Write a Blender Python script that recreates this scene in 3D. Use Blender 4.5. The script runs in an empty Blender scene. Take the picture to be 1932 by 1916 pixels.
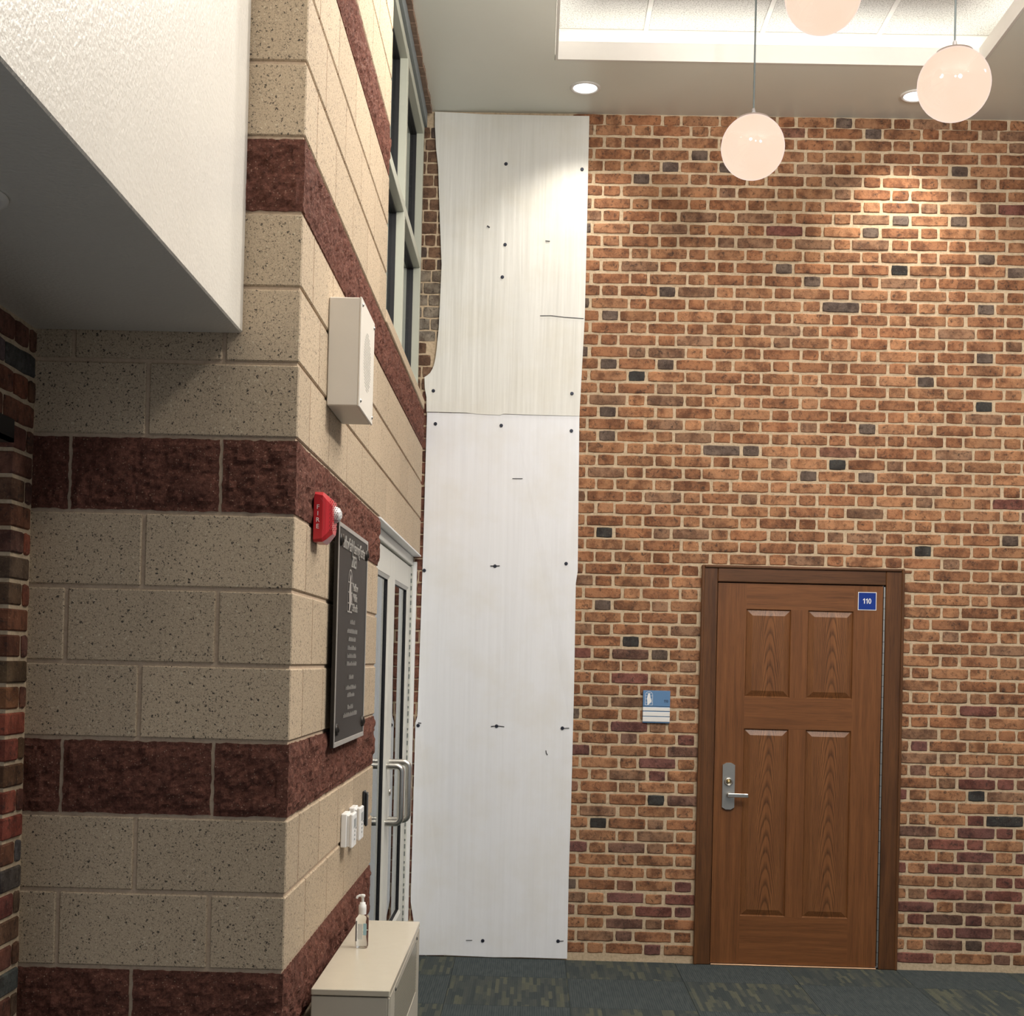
# room with a brick wall, an oak door and a block wall with glass doors
import bpy, math, random
from mathutils import Vector, Matrix, noise
random.seed(7)
S = bpy.context.scene
C = S.collection
# ---------------------------------------------------------------- camera
CAMP = Vector((0.64424, -3.68546, 1.65385))
RX = Vector((0.9995957741, 0.0148399986, 0.0242500063))
UP = Vector((-0.0240324818, -0.0146648600, 0.9996036123))
FW = Vector((-0.0151897392, 0.9997823345, 0.0143022901))
cd = bpy.data.cameras.new('camera'); cam = bpy.data.objects.new('camera', cd); C.objects.link(cam)
M = Matrix((RX, UP, -FW)).transposed().to_4x4(); M.translation = CAMP
cam.matrix_world = M
cd.sensor_fit = 'HORIZONTAL'; cd.sensor_width = 36.0
cd.lens = 2608.23 / 1932 * 36.0
cd.shift_y = (1210.94 - 958.0) / 1932
cd.clip_start = 0.05
S.camera = cam
# ---------------------------------------------------------------- world, exposure, lights
vs = S.view_settings
vs.view_transform = 'Standard'; vs.look = 'None'; vs.gamma = 1.0; vs.use_curve_mapping = False
vs.exposure = 0.15
S.cycles.use_denoising = True
S.cycles.max_bounces = 8
S.cycles.sample_clamp_indirect = 6.0
w = bpy.data.worlds.new('World'); S.world = w; w.use_nodes = True
w.node_tree.nodes['Background'].inputs[0].default_value = (0.60, 0.61, 0.64, 1)
w.node_tree.nodes['Background'].inputs[1].default_value = 0.42

def light(kind, name, loc, power, col, rot=None, **kw):
    l = bpy.data.lights.new(name, kind); l.energy = power; l.color = col
    for k, v in kw.items(): setattr(l, k, v)
    o = bpy.data.objects.new(name, l); o.location = loc
    if rot: o.rotation_euler = rot
    C.objects.link(o); return o
WARM = (1.0, 0.92, 0.80)
COOL = (0.94, 0.97, 1.0)
# recessed downlights over the brick wall (two in view, one further along)
for x, p in ((0.853, 50), (2.63, 100), (4.40, 80)):
    light('SPOT', 'soffit_spot', (x, 3.705, 4.735), p, WARM, spot_size=math.radians(115), spot_blend=0.8, shadow_soft_size=0.06)
# unseen soffit spots; those beyond the block corner added to brighten its long face
for x, y, p in ((0.36, -1.9, 36), (1.9, -2.2, 40), (3.4, -2.2, 52), (0.36, 1.9, 55), (3.2, 0.4, 210), (3.5, 2.2, 90)):
    light('SPOT', 'soffit_spot', (x, y, 4.735), p, (1.0, 0.95, 0.86), spot_size=math.radians(150), spot_blend=0.8, shadow_soft_size=0.09)
# glow of unseen pendants; the last point is added to lift ceiling and walls
for x, y, z, p in ((1.7, -0.9, 4.3, 66), (2.4, 0.6, 4.2, 150), (1.15, 1.25, 4.4, 55)):
    light('POINT', 'unseen_glow', (x, y, z), p, (1.0, 0.94, 0.87), shadow_soft_size=0.15)

# ---------------------------------------------------------------- mesh helpers
WA = -0.00923; WF = 4.06806
def W(x, d, z):
    """local point of the back wall (x along it, d in front of it, z up) in the room"""
    return Vector((x * math.cos(WA) + d * math.sin(WA), WF + x * math.sin(WA) - d * math.cos(WA), z))

class MB:
    def __init__(s): s.v = []; s.f = []; s.m = []; s.sm = []; s.c = []; s.col = None
    def add(s, vs_, fs, mi=0, smooth=False):
        b = len(s.v); s.v += [Vector(p) for p in vs_]
        for f in fs: s.f.append([b + i for i in f]); s.m.append(mi); s.sm.append(smooth); s.c.append(s.col)
        return s
    def box(s, x0, y0, z0, x1, y1, z1, mi=0):
        P = [(x0, y0, z0), (x1, y0, z0), (x1, y1, z0), (x0, y1, z0), (x0, y0, z1), (x1, y0, z1), (x1, y1, z1), (x0, y1, z1)]
        return s.add(P, [(3, 2, 1, 0), (4, 5, 6, 7), (0, 1, 5, 4), (1, 2, 6, 5), (2, 3, 7, 6), (3, 0, 4, 7)], mi)
    def bbox(s, x0, y0, z0, x1, y1, z1, b=0.003, mi=0, T=None):
        """box with chamfered edges"""
        X = (x0, x1); Y = (y0, y1); Z = (z0, z1)
        P = []; ix = {}
        for i in (0, 1):
            for j in (0, 1):
                for k in (0, 1):
                    sx, sy, sz = (1 - 2 * i) * b, (1 - 2 * j) * b, (1 - 2 * k) * b
                    for a, q in enumerate(((X[i], Y[j] + sy, Z[k] + sz), (X[i] + sx, Y[j], Z[k] + sz), (X[i] + sx, Y[j] + sy, Z[k]))):
                        ix[i, j, k, a] = len(P); P.append(q)
        F = []
        for i in (0, 1):
            q = [ix[i, 0, 0, 0], ix[i, 1, 0, 0], ix[i, 1, 1, 0], ix[i, 0, 1, 0]]; F.append(q if i else q[::-1])
            q = [ix[0, i, 0, 1], ix[1, i, 0, 1], ix[1, i, 1, 1], ix[0, i, 1, 1]]; F.append(q[::-1] if i else q)
            q = [ix[0, 0, i, 2], ix[1, 0, i, 2], ix[1, 1, i, 2], ix[0, 1, i, 2]]; F.append(q if i else q[::-1])
        for i in (0, 1):
            for j in (0, 1):
                q = [ix[i, j, 0, 0], ix[i, j, 1, 0], ix[i, j, 1, 1], ix[i, j, 0, 1]]; F.append(q if i == j else q[::-1])
                q = [ix[i, 0, j, 0], ix[i, 0, j, 2], ix[i, 1, j, 2], ix[i, 1, j, 0]]; F.append(q if i != j else q[::-1])
                q = [ix[0, i, j, 1], ix[1, i, j, 1], ix[1, i, j, 2], ix[0, i, j, 2]]; F.append(q if i == j else q[::-1])
                for k in (0, 1):
                    q = [ix[i, j, k, 0], ix[i, j, k, 1], ix[i, j, k, 2]]; F.append(q if (i + j + k) % 2 else q[::-1])
        if T: P = [T(*p) for p in P]
        return s.add(P, F, mi)
    def ring(s, rings, mi=0, smooth=True, caps=True):
        n = len(rings[0]); b = [p for r in rings for p in r]; F = []
        for a in range(len(rings) - 1):
            for i in range(n):
                j = (i + 1) % n; F.append((a * n + i, a * n + j, (a + 1) * n + j, (a + 1) * n + i))
        s.add(b, F, mi, smooth)
        if caps:
            s.add(rings[0], [tuple(range(n))[::-1]], mi); s.add(rings[-1], [tuple(range(n))], mi)
        return s
    def lathe(s, prof, c, axis='Z', n=24, mi=0, caps=True, T=None):
        R = []
        for r, h in prof:
            L = []
            for i in range(n):
                a = 2 * math.pi * i / n; u, v = r * math.cos(a), r * math.sin(a)
                p = {'Z': (u, v, h), 'X': (h, u, v), 'Y': (u, -h, v)}[axis]
                p = (p[0] + c[0], p[1] + c[1], p[2] + c[2])
                L.append(T(*p) if T else p)
            R.append(L)
        return s.ring(R, mi, True, caps)
    def tube(s, pts, r, n=12, mi=0):
        pts = [Vector(p) for p in pts]; R = []; prev = None
        for i, p in enumerate(pts):
            t = (pts[min(i + 1, len(pts) - 1)] - pts[max(i - 1, 0)]).normalized()
            if prev is None:
                a = Vector((0, 0, 1)) if abs(t.z) < .9 else Vector((1, 0, 0)); u = t.cross(a).normalized()
            else:
                u = (prev - t * prev.dot(t)).normalized()
            prev = u; v = t.cross(u)
            R.append([p + r * (math.cos(2 * math.pi * k / n) * u + math.sin(2 * math.pi * k / n) * v) for k in range(n)])
        return s.ring(R, mi)
    def prism(s, poly, f0, f1, mi=0):
        """poly: list of 2D points; f0/f1 map (a,b) -> 3D for the back / front faces"""
        n = len(poly); P = [f0(*p) for p in poly] + [f1(*p) for p in poly]
        F = [tuple(range(n, 2 * n)), tuple(range(n))[::-1]]
        for i in range(n):
            j = (i + 1) % n; F.append((i, j, n + j, n + i))
        return s.add(P, F, mi)
    def mesh(s, name, mats, off=None):
        me = bpy.data.meshes.new(name)
        o = Vector(off) if off is not None else Vector()
        me.from_pydata([tuple(p - o) for p in s.v], [], s.f)
        for m in (mats if isinstance(mats, (list, tuple)) else [mats]): me.materials.append(m)
        me.polygons.foreach_set('material_index', s.m); me.polygons.foreach_set('use_smooth', s.sm)
        if any(c is not None for c in s.c):
            at = me.color_attributes.new('tint', 'FLOAT_COLOR', 'CORNER'); k = 0
            for f, c in zip(s.f, s.c):
                for _ in f: at.data[k].color = (*(c or (.5, .5, .5)), 1); k += 1
        me.update(); return me

def link(name, me, parent=None, loc=None, color=None):
    o = bpy.data.objects.new(name, me); C.objects.link(o)
    if parent is not None: o.parent = parent
    if loc is not None: o.location = loc
    if color is not None: o.color = (*color, 1)
    return o
def base(p):
    v = Vector()
    while p is not None: v += p.location; p = p.parent
    return v
def part(name, mb, mats, parent, label=None, kind=None):
    o = link(name, mb.mesh(name, mats, base(parent)), parent)
    if label: o['label'] = label
    if kind: o['kind'] = kind
    return o
def tag(o, label, cat, kind=None, group=None):
    o['label'] = label; o['category'] = cat
    if kind: o['kind'] = kind
    if group: o['group'] = group
    return o
def solid(name, mb, mats, label, cat, loc=None, kind=None, group=None):
    loc = Vector(loc) if loc is not None else Vector()
    o = link(name, mb.mesh(name, mats, loc)); o.location = loc
    return tag(o, label, cat, kind, group)
def thing(name, loc, label, cat, kind=None, group=None):
    o = bpy.data.objects.new(name, None); C.objects.link(o); o.location = loc; o.empty_display_size = .1
    return tag(o, label, cat, kind, group)

# ---------------------------------------------------------------- materials
class NT:
    def __init__(s, name):
        s.mat = bpy.data.materials.new(name); s.mat.use_nodes = True; s.t = s.mat.node_tree; s.n = s.t.nodes
        s.p = s.n['Principled BSDF']
    def new(s, ty, **kw):
        n = s.n.new(ty)
        for k, v in kw.items():
            if k in n.inputs if isinstance(k, str) and not hasattr(n, k) else False: n.inputs[k].default_value = v
            else: setattr(n, k, v)
        return n
    def L(s, a, b): s.t.links.new(a, b)
    def coord(s, scale=(1, 1, 1), kind='Object', loc=(0, 0, 0)):
        g = s.new('ShaderNodeNewGeometry').outputs['Position'] if kind == 'World' else s.new('ShaderNodeTexCoord').outputs[kind]
        m = s.new('ShaderNodeMapping'); m.inputs['Scale'].default_value = scale; m.inputs['Location'].default_value = loc
        s.L(g, m.inputs['Vector']); return m.outputs[0]
    def noise(s, vec, scale, detail=4, rough=.6, dist=0):
        n = s.new('ShaderNodeTexNoise'); s.L(vec, n.inputs['Vector'])
        n.inputs['Scale'].default_value = scale; n.inputs['Detail'].default_value = detail
        n.inputs['Roughness'].default_value = rough; n.inputs['Distortion'].default_value = dist
        return n.outputs['Fac']
    def voro(s, vec, scale, feat='F1'):
        n = s.new('ShaderNodeTexVoronoi'); n.feature = feat; s.L(vec, n.inputs['Vector']); n.inputs['Scale'].default_value = scale
        return n
    def ramp(s, fac, stops):
        r = s.new('ShaderNodeValToRGB'); e = r.color_ramp.elements
        while len(e) < len(stops): e.new(.5)
        for i, (p, c) in enumerate(stops):
            e[i].position = p; e[i].color = (*c, 1) if not isinstance(c, (int, float)) else (c, c, c, 1)
        s.L(fac, r.inputs[0]); return r.outputs[0]
    def mix(s, a, b, fac, mode='MIX'):
        m = s.new('ShaderNodeMix', data_type='RGBA', blend_type=mode)
        for sock, v in ((m.inputs[6], a), (m.inputs[7], b), (m.inputs[0], fac)):
            if hasattr(v, 'links') or hasattr(v, 'is_linked'): s.L(v, sock)
            else: sock.default_value = (*v, 1) if isinstance(v, (tuple, list)) else v
        return m.outputs[2]
    def math(s, op, a, b=None):
        m = s.new('ShaderNodeMath', operation=op)
        for i, v in enumerate((a, b)):
            if v is None: continue
            if hasattr(v, 'links') or hasattr(v, 'is_linked'): s.L(v, m.inputs[i])
            else: m.inputs[i].default_value = v
        return m.outputs[0]
    def bump(s, h, strength=.4, dist=.004, prev=None):
        b = s.new('ShaderNodeBump'); b.inputs['Strength'].default_value = strength; b.inputs['Distance'].default_value = dist
        s.L(h, b.inputs['Height'])
        if prev is not None: s.L(prev, b.inputs['Normal'])
        return b.outputs[0]
    def done(s, col, rough=.6, metal=0, normal=None, spec=None):
        if hasattr(col, 'is_linked'): s.L(col, s.p.inputs['Base Color'])
        else: s.p.inputs['Base Color'].default_value = (*col, 1)
        if hasattr(rough, 'is_linked'): s.L(rough, s.p.inputs['Roughness'])
        else: s.p.inputs['Roughness'].default_value = rough
        s.p.inputs['Metallic'].default_value = metal
        if spec is not None: s.p.inputs['Specular IOR Level'].default_value = spec
        if normal is not None: s.L(normal, s.p.inputs['Normal'])
        return s.mat

def plain(name, col, rough=.5, metal=0, bump=0, scale=60, var=.06, spec=None):
    t = NT(name); v = t.coord((1, 1, 1), 'World'); n = t.noise(v, scale * .1, 3)
    c = t.mix(tuple(x * (1 - var) for x in col), tuple(min(1, x * (1 + var)) for x in col), n)
    nb = t.bump(t.noise(v, scale, 3), bump, .002) if bump else None
    return t.done(c, rough, metal, nb, spec)

def brick_mat(name, per_object):
    t = NT(name); v = t.coord((1, 1, 1), 'World')
    if per_object: tint = t.new('ShaderNodeObjectInfo').outputs['Color']
    else: tint = t.new('ShaderNodeVertexColor', layer_name='tint').outputs['Color']
    n1 = t.noise(v, 13, 6, .7); n2 = t.noise(v, 130, 3, .7); n3 = t.noise(v, 42, 5, .75, .5)
    dark = t.mix(tint, (.38, .33, .33), 1.0, 'MULTIPLY')
    c = t.mix(tint, dark, t.ramp(n1, [(.42, 0.0), (.62, .9)]))
    c = t.mix(c, (.030, .022, .020), t.ramp(n3, [(.53, 0.0), (.66, .8)]))
    c = t.mix(c, (.60, .44, .30), t.ramp(n2, [(.62, 0.0), (.78, .40)]))
    c = t.mix(c, (1.30, 1.18, 1.02), t.ramp(t.noise(v, 7, 3), [(.35, 0.0), (.7, .6)]), 'MULTIPLY')
    nb = t.bump(n2, .6, .003, t.bump(n3, .5, .005))
    return t.done(c, .85, 0, nb, .25)
m_brick = brick_mat('fired_brick', True); m_brick_s = brick_mat('fired_brick_mass', False)

t = NT('mortar'); v = t.coord((1, 1, 1), 'World'); n = t.noise(v, 60, 5, .7)
m_mortar = t.done(t.ramp(n, [(.25, (.38, .29, .19)), (.5, (.55, .43, .295)), (.8, (.68, .54, .39))]), .95, 0, t.bump(n, .6, .004), .15)
t = NT('block_mortar'); v = t.coord((1, 1, 1), 'World'); n = t.noise(v, 80, 5, .7)
m_bmortar = t.done(t.ramp(n, [(.25, (.44, .325, .235)), (.5, (.58, .45, .33)), (.8, (.66, .53, .40))]), .95, 0, t.bump(n, .4, .003), .15)

def block_mat(name, base_c, dark_amt):
    t = NT(name); v = t.coord((1, 1, 1), 'World')
    oi = t.new('ShaderNodeObjectInfo').outputs['Random']
    c = t.mix(base_c, tuple(x * .86 for x in base_c), oi)
    c = t.mix(c, tuple(min(1, x * 1.28) for x in base_c), t.ramp(t.noise(v, 260, 2, .6), [(.5, 0.0), (.75, .8)]))
    c = t.mix(c, tuple(x * .55 for x in base_c), t.ramp(t.noise(v, 190, 3, .6), [(.53, 0.0), (.66, .75)]))
    wv = t.new('ShaderNodeVectorMath', operation='MULTIPLY_ADD'); nz = t.new('ShaderNodeTexNoise'); t.L(v, nz.inputs['Vector']); nz.inputs['Scale'].default_value = 150; nz.inputs['Detail'].default_value = 2
    t.L(nz.outputs['Color'], wv.inputs[0]); wv.inputs[1].default_value = (.014, .014, .014); t.L(v, wv.inputs[2]); v0 = v; v = wv.outputs[0]
    def specks(scale, lo, rmin, rmax):
        vo = t.voro(v, scale); sel = t.new('ShaderNodeSeparateColor'); t.L(vo.outputs['Color'], sel.inputs[0])
        rad = t.math('ADD', t.math('MULTIPLY', sel.outputs[1], rmax - rmin), rmin)
        d = t.math('ADD', vo.outputs['Distance'], t.math('MULTIPLY', t.math('SUBTRACT', t.noise(v, scale * 2.2, 2), .5), .35))
        inside = t.ramp(t.math('DIVIDE', d, rad), [(.75, 1.0), (1.0, 0.0)])
        return t.math('MULTIPLY', inside, t.math('GREATER_THAN', sel.outputs[0], lo)), t.math('MULTIPLY', inside, t.math('LESS_THAN', sel.outputs[0], .10))
    b1, l1 = specks(125, .72, .08, .42); b2, l2 = specks(270, .50, .15, .55)
    big = t.math('MAXIMUM', b1, t.math('MULTIPLY', b2, .8))
    c = t.mix(c, (.045, .038, .032), t.math('MULTIPLY', big, dark_amt))
    c = t.mix(c, (.74, .66, .50), t.math('MULTIPLY', t.math('MAXIMUM', l1, l2), .6))
    h = t.math('SUBTRACT', t.noise(v, 220, 3, .6), t.math('MULTIPLY', big, .8))
    return t.done(c, .75, 0, t.bump(h, .35, .002), .35)
m_block = block_mat('ground_face_block', (.56, .44, .31), .92)
t = NT('split_face_block'); v = t.coord((1, 1, 1), 'World')
n1 = t.noise(v, 75, 6, .8); n2 = t.noise(v, 230, 3, .7); vo = t.voro(v, 190)
sel = t.new('ShaderNodeSeparateColor'); t.L(vo.outputs['Color'], sel.inputs[0])
c = t.ramp(n1, [(.30, (.065, .022, .016)), (.48, (.185, .068, .046)), (.62, (.29, .115, .080)), (.78, (.45, .225, .155))])
c = t.mix(c, (.56, .36, .26), t.math('MULTIPLY', t.ramp(sel.outputs[0], [(.88, 0.0), (.90, .8)]), t.ramp(vo.outputs['Distance'], [(.2, 1.0), (.42, 0.0)])))
c = t.mix(c, (.03, .012, .012), t.ramp(n2, [(.58, 0.0), (.72, .8)]))
m_split = t.done(c, .8, 0, t.bump(n2, .6, .004, t.bump(n1, .9, .014)), .3)

t = NT('orange_peel_paint'); v = t.coord((1, 1, 1), 'World')
h = t.noise(v, 95, 2, .5)
m_paint = t.done(t.mix((.70, .665, .60), (.76, .725, .66), t.noise(v, 2.5, 3)), .36, 0, t.bump(h, .45, .004), .45)
m_ceil = plain('ceiling_paint', (.80, .81, .73), .30, 0, .04, 40, .02, .45)
m_trimw = plain('white_trim_paint', (.80, .77, .72), .45, 0, .05, 200, .02)
t = NT('acoustic_tile'); v = t.coord((1, 1, 1), 'World'); n = t.noise(v, 140, 4, .75)
m_act = t.done(t.ramp(n, [(.36, (.34, .33, .32)), (.52, (.74, .73, .72))]), .95, 0, t.bump(n, .5, .003), .1)
m_tee = plain('tee_white', (.80, .79, .78), .4)

def board_mat(name, col, crease):
    t = NT(name); v = t.coord((1, 1, 1), 'World'); vv = t.coord((26, 26, .55), 'World')
    st = t.noise(vv, 1.6, 5, .65, .15); bl = t.noise(v, 3.2, 4, .6)
    c = t.mix(col, tuple(x * .95 for x in col), t.ramp(st, [(.42, 0.0), (.72, 1.0)]))
    c = t.mix(c, tuple(x * y for x, y in zip(col, (.92, .89, .82))), t.ramp(bl, [(.45, 0.0), (.75, .7)]))
    c = t.mix(c, (.32, .29, .25), t.ramp(t.noise(v, 17, 4, .8), [(.735, 0.0), (.78, .5)]))
    wob = t.noise(t.coord((9, 9, .5), 'World'), 1.0, 3, .5)
    nb = t.bump(st, .10 * crease * crease, .006, t.bump(wob, .4 * crease, .02))
    return t.done(c, .42, 0, nb, .4)
m_board = board_mat('white_hardboard', (.86, .875, .91), .55)
m_board_up = board_mat('creased_white_hardboard', (.77, .765, .72), 1.6)
m_screw = plain('dark_screw', (.035, .04, .06), .4, .6)
m_slit = plain('dark_slit', (.05, .05, .055), .8)

def wood_mat(name, a, b, axis, freq=1.0, cathedral=False):
    t = NT(name)
    if axis == 'Z':
        v = t.coord((26 * freq, 26 * freq, 1.1), 'World'); vf = t.coord((320, 320, 7), 'World')
    else:
        v = t.coord((1.1, 26 * freq, 26 * freq), 'World'); vf = t.coord((7, 320, 320), 'World')
    g = t.noise(v, 1.6, 5, .6, .4); fine = t.noise(vf, 1.0, 3, .6)
    c = t.mix(a, b, t.ramp(g, [(.32, 0.0), (.68, 1.0)]))
    c = t.mix(c, tuple(x * .5 for x in a), t.math('MULTIPLY', t.ramp(fine, [(.52, 0.0), (.68, 1.0)]), .55))
    if cathedral:
        o = t.coord((1, 1, 1), 'Object')
        sp = t.new('ShaderNodeSeparateXYZ'); t.L(o, sp.inputs[0])
        wob = t.math('MULTIPLY', t.math('SUBTRACT', t.noise(t.coord((7, 7, 1.6), 'Object'), 1.0, 4), .5), .050)
        x2 = t.math('ADD', sp.outputs[0], wob)
        par = t.math('MULTIPLY', t.math('MULTIPLY', x2, x2), 105.0)
        f = t.math('ADD', t.math('MULTIPLY', sp.outputs[2], 1.0), par)
        ri = t.math('FRACT', t.math('MULTIPLY', f, 11.0))
        line = t.ramp(ri, [(.0, .9), (.18, .55), (.42, 0.0), (.82, 0.0), (.98, .9)])
        c = t.mix(c, tuple(x * .30 for x in a), t.math('MULTIPLY', line, t.ramp(fine, [(.30, .25), (.62, 1.0)])))
    return t.done(c, .38, 0, t.bump(fine, .12, .001), .4)
WA_, WB_ = (.138, .053, .018), (.215, .085, .029)
m_wood = wood_mat('stained_oak_upright', WA_, WB_, 'Z')
m_woodh = wood_mat('stained_oak_rail', WA_, WB_, 'X')
m_woodp = wood_mat('stained_oak_panel', (.168, .066, .023), (.238, .098, .034), 'Z', .6, True)
m_casing = wood_mat('stained_casing_upright', (.070, .029, .012), (.148, .061, .022), 'Z', .6)
m_casingh = wood_mat('stained_casing_head', (.074, .031, .012), (.142, .058, .022), 'X', .6)

m_alu = plain('painted_aluminium', (.66, .655, .60), .38, 0, 0, 60, .03, .5)
m_alud = plain('window_aluminium', (.52, .53, .44), .4, 0, 0, 60, .03, .5)
m_steel = plain('satin_stainless', (.62, .60, .56), .27, 1.0, .03, 300, .04)
m_nickel = plain('satin_nickel', (.56, .55, .52), .38, 1.0, .03, 300, .04)
m_brass = plain('brass_key_way', (.62, .47, .24), .3, 1.0)
m_black = plain('black_gasket', (.012, .012, .014), .5)
m_blackp = plain('black_plastic', (.016, .016, .018), .35)
m_bronze = plain('dark_bronze', (.024, .0225, .021), .5, .0, .06, 90, .25, .3)
m_bronzed = plain('bronze_edge', (.030, .026, .023), .4, .5)
m_bronzeh = plain('polished_bronze_edge', (.46, .44, .41), .34, .6, .04, 200, .1)
m_red = plain('red_plastic', (.52, .020, .028), .3, 0, 0, 40, .03)
m_white = plain('white_plastic', (.86, .86, .855), .35)
m_box = plain('white_steel', (.74, .70, .63), .4, 0, .04, 300, .02)
m_cab = plain('beige_steel', (.60, .545, .44), .22, 0, .03, 200, .03, .5)
m_cabs = plain('grey_beige_steel', (.53, .49, .41), .38, 0, .05, 400, .03)
m_hole_shade = plain('hole_shade', (.05, .042, .03), .9)
m_slate = plain('slate_flashing', (.19, .215, .225), .5, 0, .05, 30, .08)
m_rough = plain('rough_sawn_edge', (.25, .165, .115), .9, 0, .8, 60, .35)
m_rawsteel = plain('black_steel', (.02, .02, .022), .4, .4)
m_blue = plain('blue_sign', (.115, .235, .43), .4)
m_navy = plain('navy_sign', (.012, .040, .25), .6, 0, 0, 60, .03, .15)
m_ink = plain('dark_ink', (.012, .016, .035), .5)
m_wink = plain('white_ink', (.86, .86, .86), .5)
m_wsign = plain('white_sign_strip', (.80, .79, .77), .45)
m_lcd = plain('grey_display', (.20, .22, .21), .2)
m_alucap = plain('globe_cap', (.42, .40, .40), .35, .6)
m_cord = plain('pendant_cord', (.10, .12, .12), .5)

def emit(name, col, st):
    t = NT(name); e = t.new('ShaderNodeEmission'); e.inputs[0].default_value = (*col, 1); e.inputs[1].default_value = st
    t.L(e.outputs[0], t.n['Material Output'].inputs[0]); return t.mat
t = NT('opal_globe_glass')
e = t.new('ShaderNodeEmission'); lw = t.new('ShaderNodeLayerWeight'); lw.inputs[0].default_value = .25
v = t.coord((1, 1, 1), 'Object')
col = t.mix((1.0, .72, .53), (1.0, .80, .63), t.noise(v, 5.0, 2, .5))
col = t.mix(col, (1.0, .79, .75), t.ramp(lw.outputs['Facing'], [(.45, 0.0), (.85, 1.0)]))
t.L(col, e.inputs[0]); e.inputs[1].default_value = .90
t.L(col, t.p.inputs['Base Color']); t.p.inputs['Roughness'].default_value = .12
ad = t.new('ShaderNodeAddShader'); gl = t.new('ShaderNodeBsdfGlossy'); gl.inputs['Roughness'].default_value = .06; gl.inputs['Color'].default_value = (.03, .03, .03, 1)
t.L(e.outputs[0], ad.inputs[0]); t.L(gl.outputs[0], ad.inputs[1]); t.L(ad.outputs[0], t.n['Material Output'].inputs[0])
m_globe = t.mat
m_lens = emit('lit_downlight_lens', (.93, .97, 1.0), 3.0)
m_led = emit('cove_led_strip', (1.0, .96, .86), 9.0)

def glass_mat(name, tint, ior=1.5):
    t = NT(name); fr = t.new('ShaderNodeFresnel'); fr.inputs['IOR'].default_value = ior
    tr = t.new('ShaderNodeBsdfTransparent'); tr.inputs[0].default_value = (*tint, 1)
    gl = t.new('ShaderNodeBsdfGlossy'); gl.inputs['Roughness'].default_value = .01; gl.inputs['Color'].default_value = (.95, .98, 1, 1)
    mx = t.new('ShaderNodeMixShader')
    t.L(fr.outputs[0], mx.inputs[0]); t.L(tr.outputs[0], mx.inputs[1]); t.L(gl.outputs[0], mx.inputs[2])
    t.L(mx.outputs[0], t.n['Material Output'].inputs[0]); return t.mat
m_glass = glass_mat('insulated_glass', (.55, .60, .62), 2.9)
m_wglass = glass_mat('window_glass', (.30, .34, .33), 2.2)
t = NT('clear_plastic'); t.p.inputs['Transmission Weight'].default_value = 1.0; t.p.inputs['IOR'].default_value = 1.14
m_clear = t.done((.96, .98, .99), .04)
t = NT('clear_gel'); t.p.inputs['Transmission Weight'].default_value = 1.0; t.p.inputs['IOR'].default_value = 1.06
m_gel = t.done((.93, .95, .97), .02)
t = NT('strobe_lens'); v = t.coord((1, 1, 1), 'World'); n = t.noise(v, 160, 2, .6)
m_strobe = t.done(t.ramp(n, [(.40, (.45, .44, .44)), (.55, (.88, .87, .87))]), .12, 0, t.bump(n, .5, .004), .7)

def carpet(name, blocky):
    t = NT(name); v = t.coord((1, 1, 1), 'World'); f = t.noise(v, 420, 2, .7)
    sp = t.new('ShaderNodeSeparateXYZ'); t.L(v, sp.inputs[0])
    if blocky:
        cx = t.math('FLOOR', t.math('MULTIPLY', t.math('ADD', sp.outputs[0], t.math('MULTIPLY', t.noise(t.coord((1, 1, 1), 'World'), 45, 2), .012)), 52.0))
        wn = t.new('ShaderNodeTexWhiteNoise', noise_dimensions='1D'); t.L(cx, wn.inputs['W'])
        cy = t.math('FLOOR', t.math('ADD', t.math('MULTIPLY', t.math('ADD', sp.outputs[1], t.math('MULTIPLY', t.noise(t.coord((1, 1, 1), 'World'), 130, 2), .02)), 6.5), t.math('MULTIPLY', wn.outputs[0], 3.0)))
        cb = t.new('ShaderNodeCombineXYZ'); t.L(cx, cb.inputs[0]); t.L(cy, cb.inputs[1])
        w2 = t.new('ShaderNodeTexWhiteNoise', noise_dimensions='2D'); t.L(cb.outputs[0], w2.inputs['Vector'])
        c = t.ramp(w2.outputs[0], [(.0, (.055, .068, .072)), (.55, (.080, .092, .088)), (.62, (.105, .115, .092)), (.80, (.145, .150, .108)), (.9, (.090, .100, .092))])
    else:
        c = t.ramp(t.noise(t.coord((60, 9, 1), 'World'), 1.0, 2), [(.35, (.055, .070, .078)), (.65, (.085, .102, .104))])
    dots = t.math('MULTIPLY', t.ramp(t.math('SINE', t.math('MULTIPLY', sp.outputs[0], 560.0)), [(.5, 0.0), (.9, 1.0)]), t.ramp(t.math('SINE', t.math('MULTIPLY', sp.outputs[1], 330.0)), [(.4, 0.0), (.9, 1.0)]))
    c = t.mix(c, (.32, .33, .27), t.math('MULTIPLY', dots, .22 if blocky else .6))
    c = t.mix(c, (.015, .020, .024), t.ramp(f, [(.45, 0.0), (.62, .9)]))
    return t.done(c, .95, 0, t.bump(f, .8, .004), .1)
m_carp = carpet('carpet_dotted', False); m_carpb = carpet('carpet_barred', True)

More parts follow.
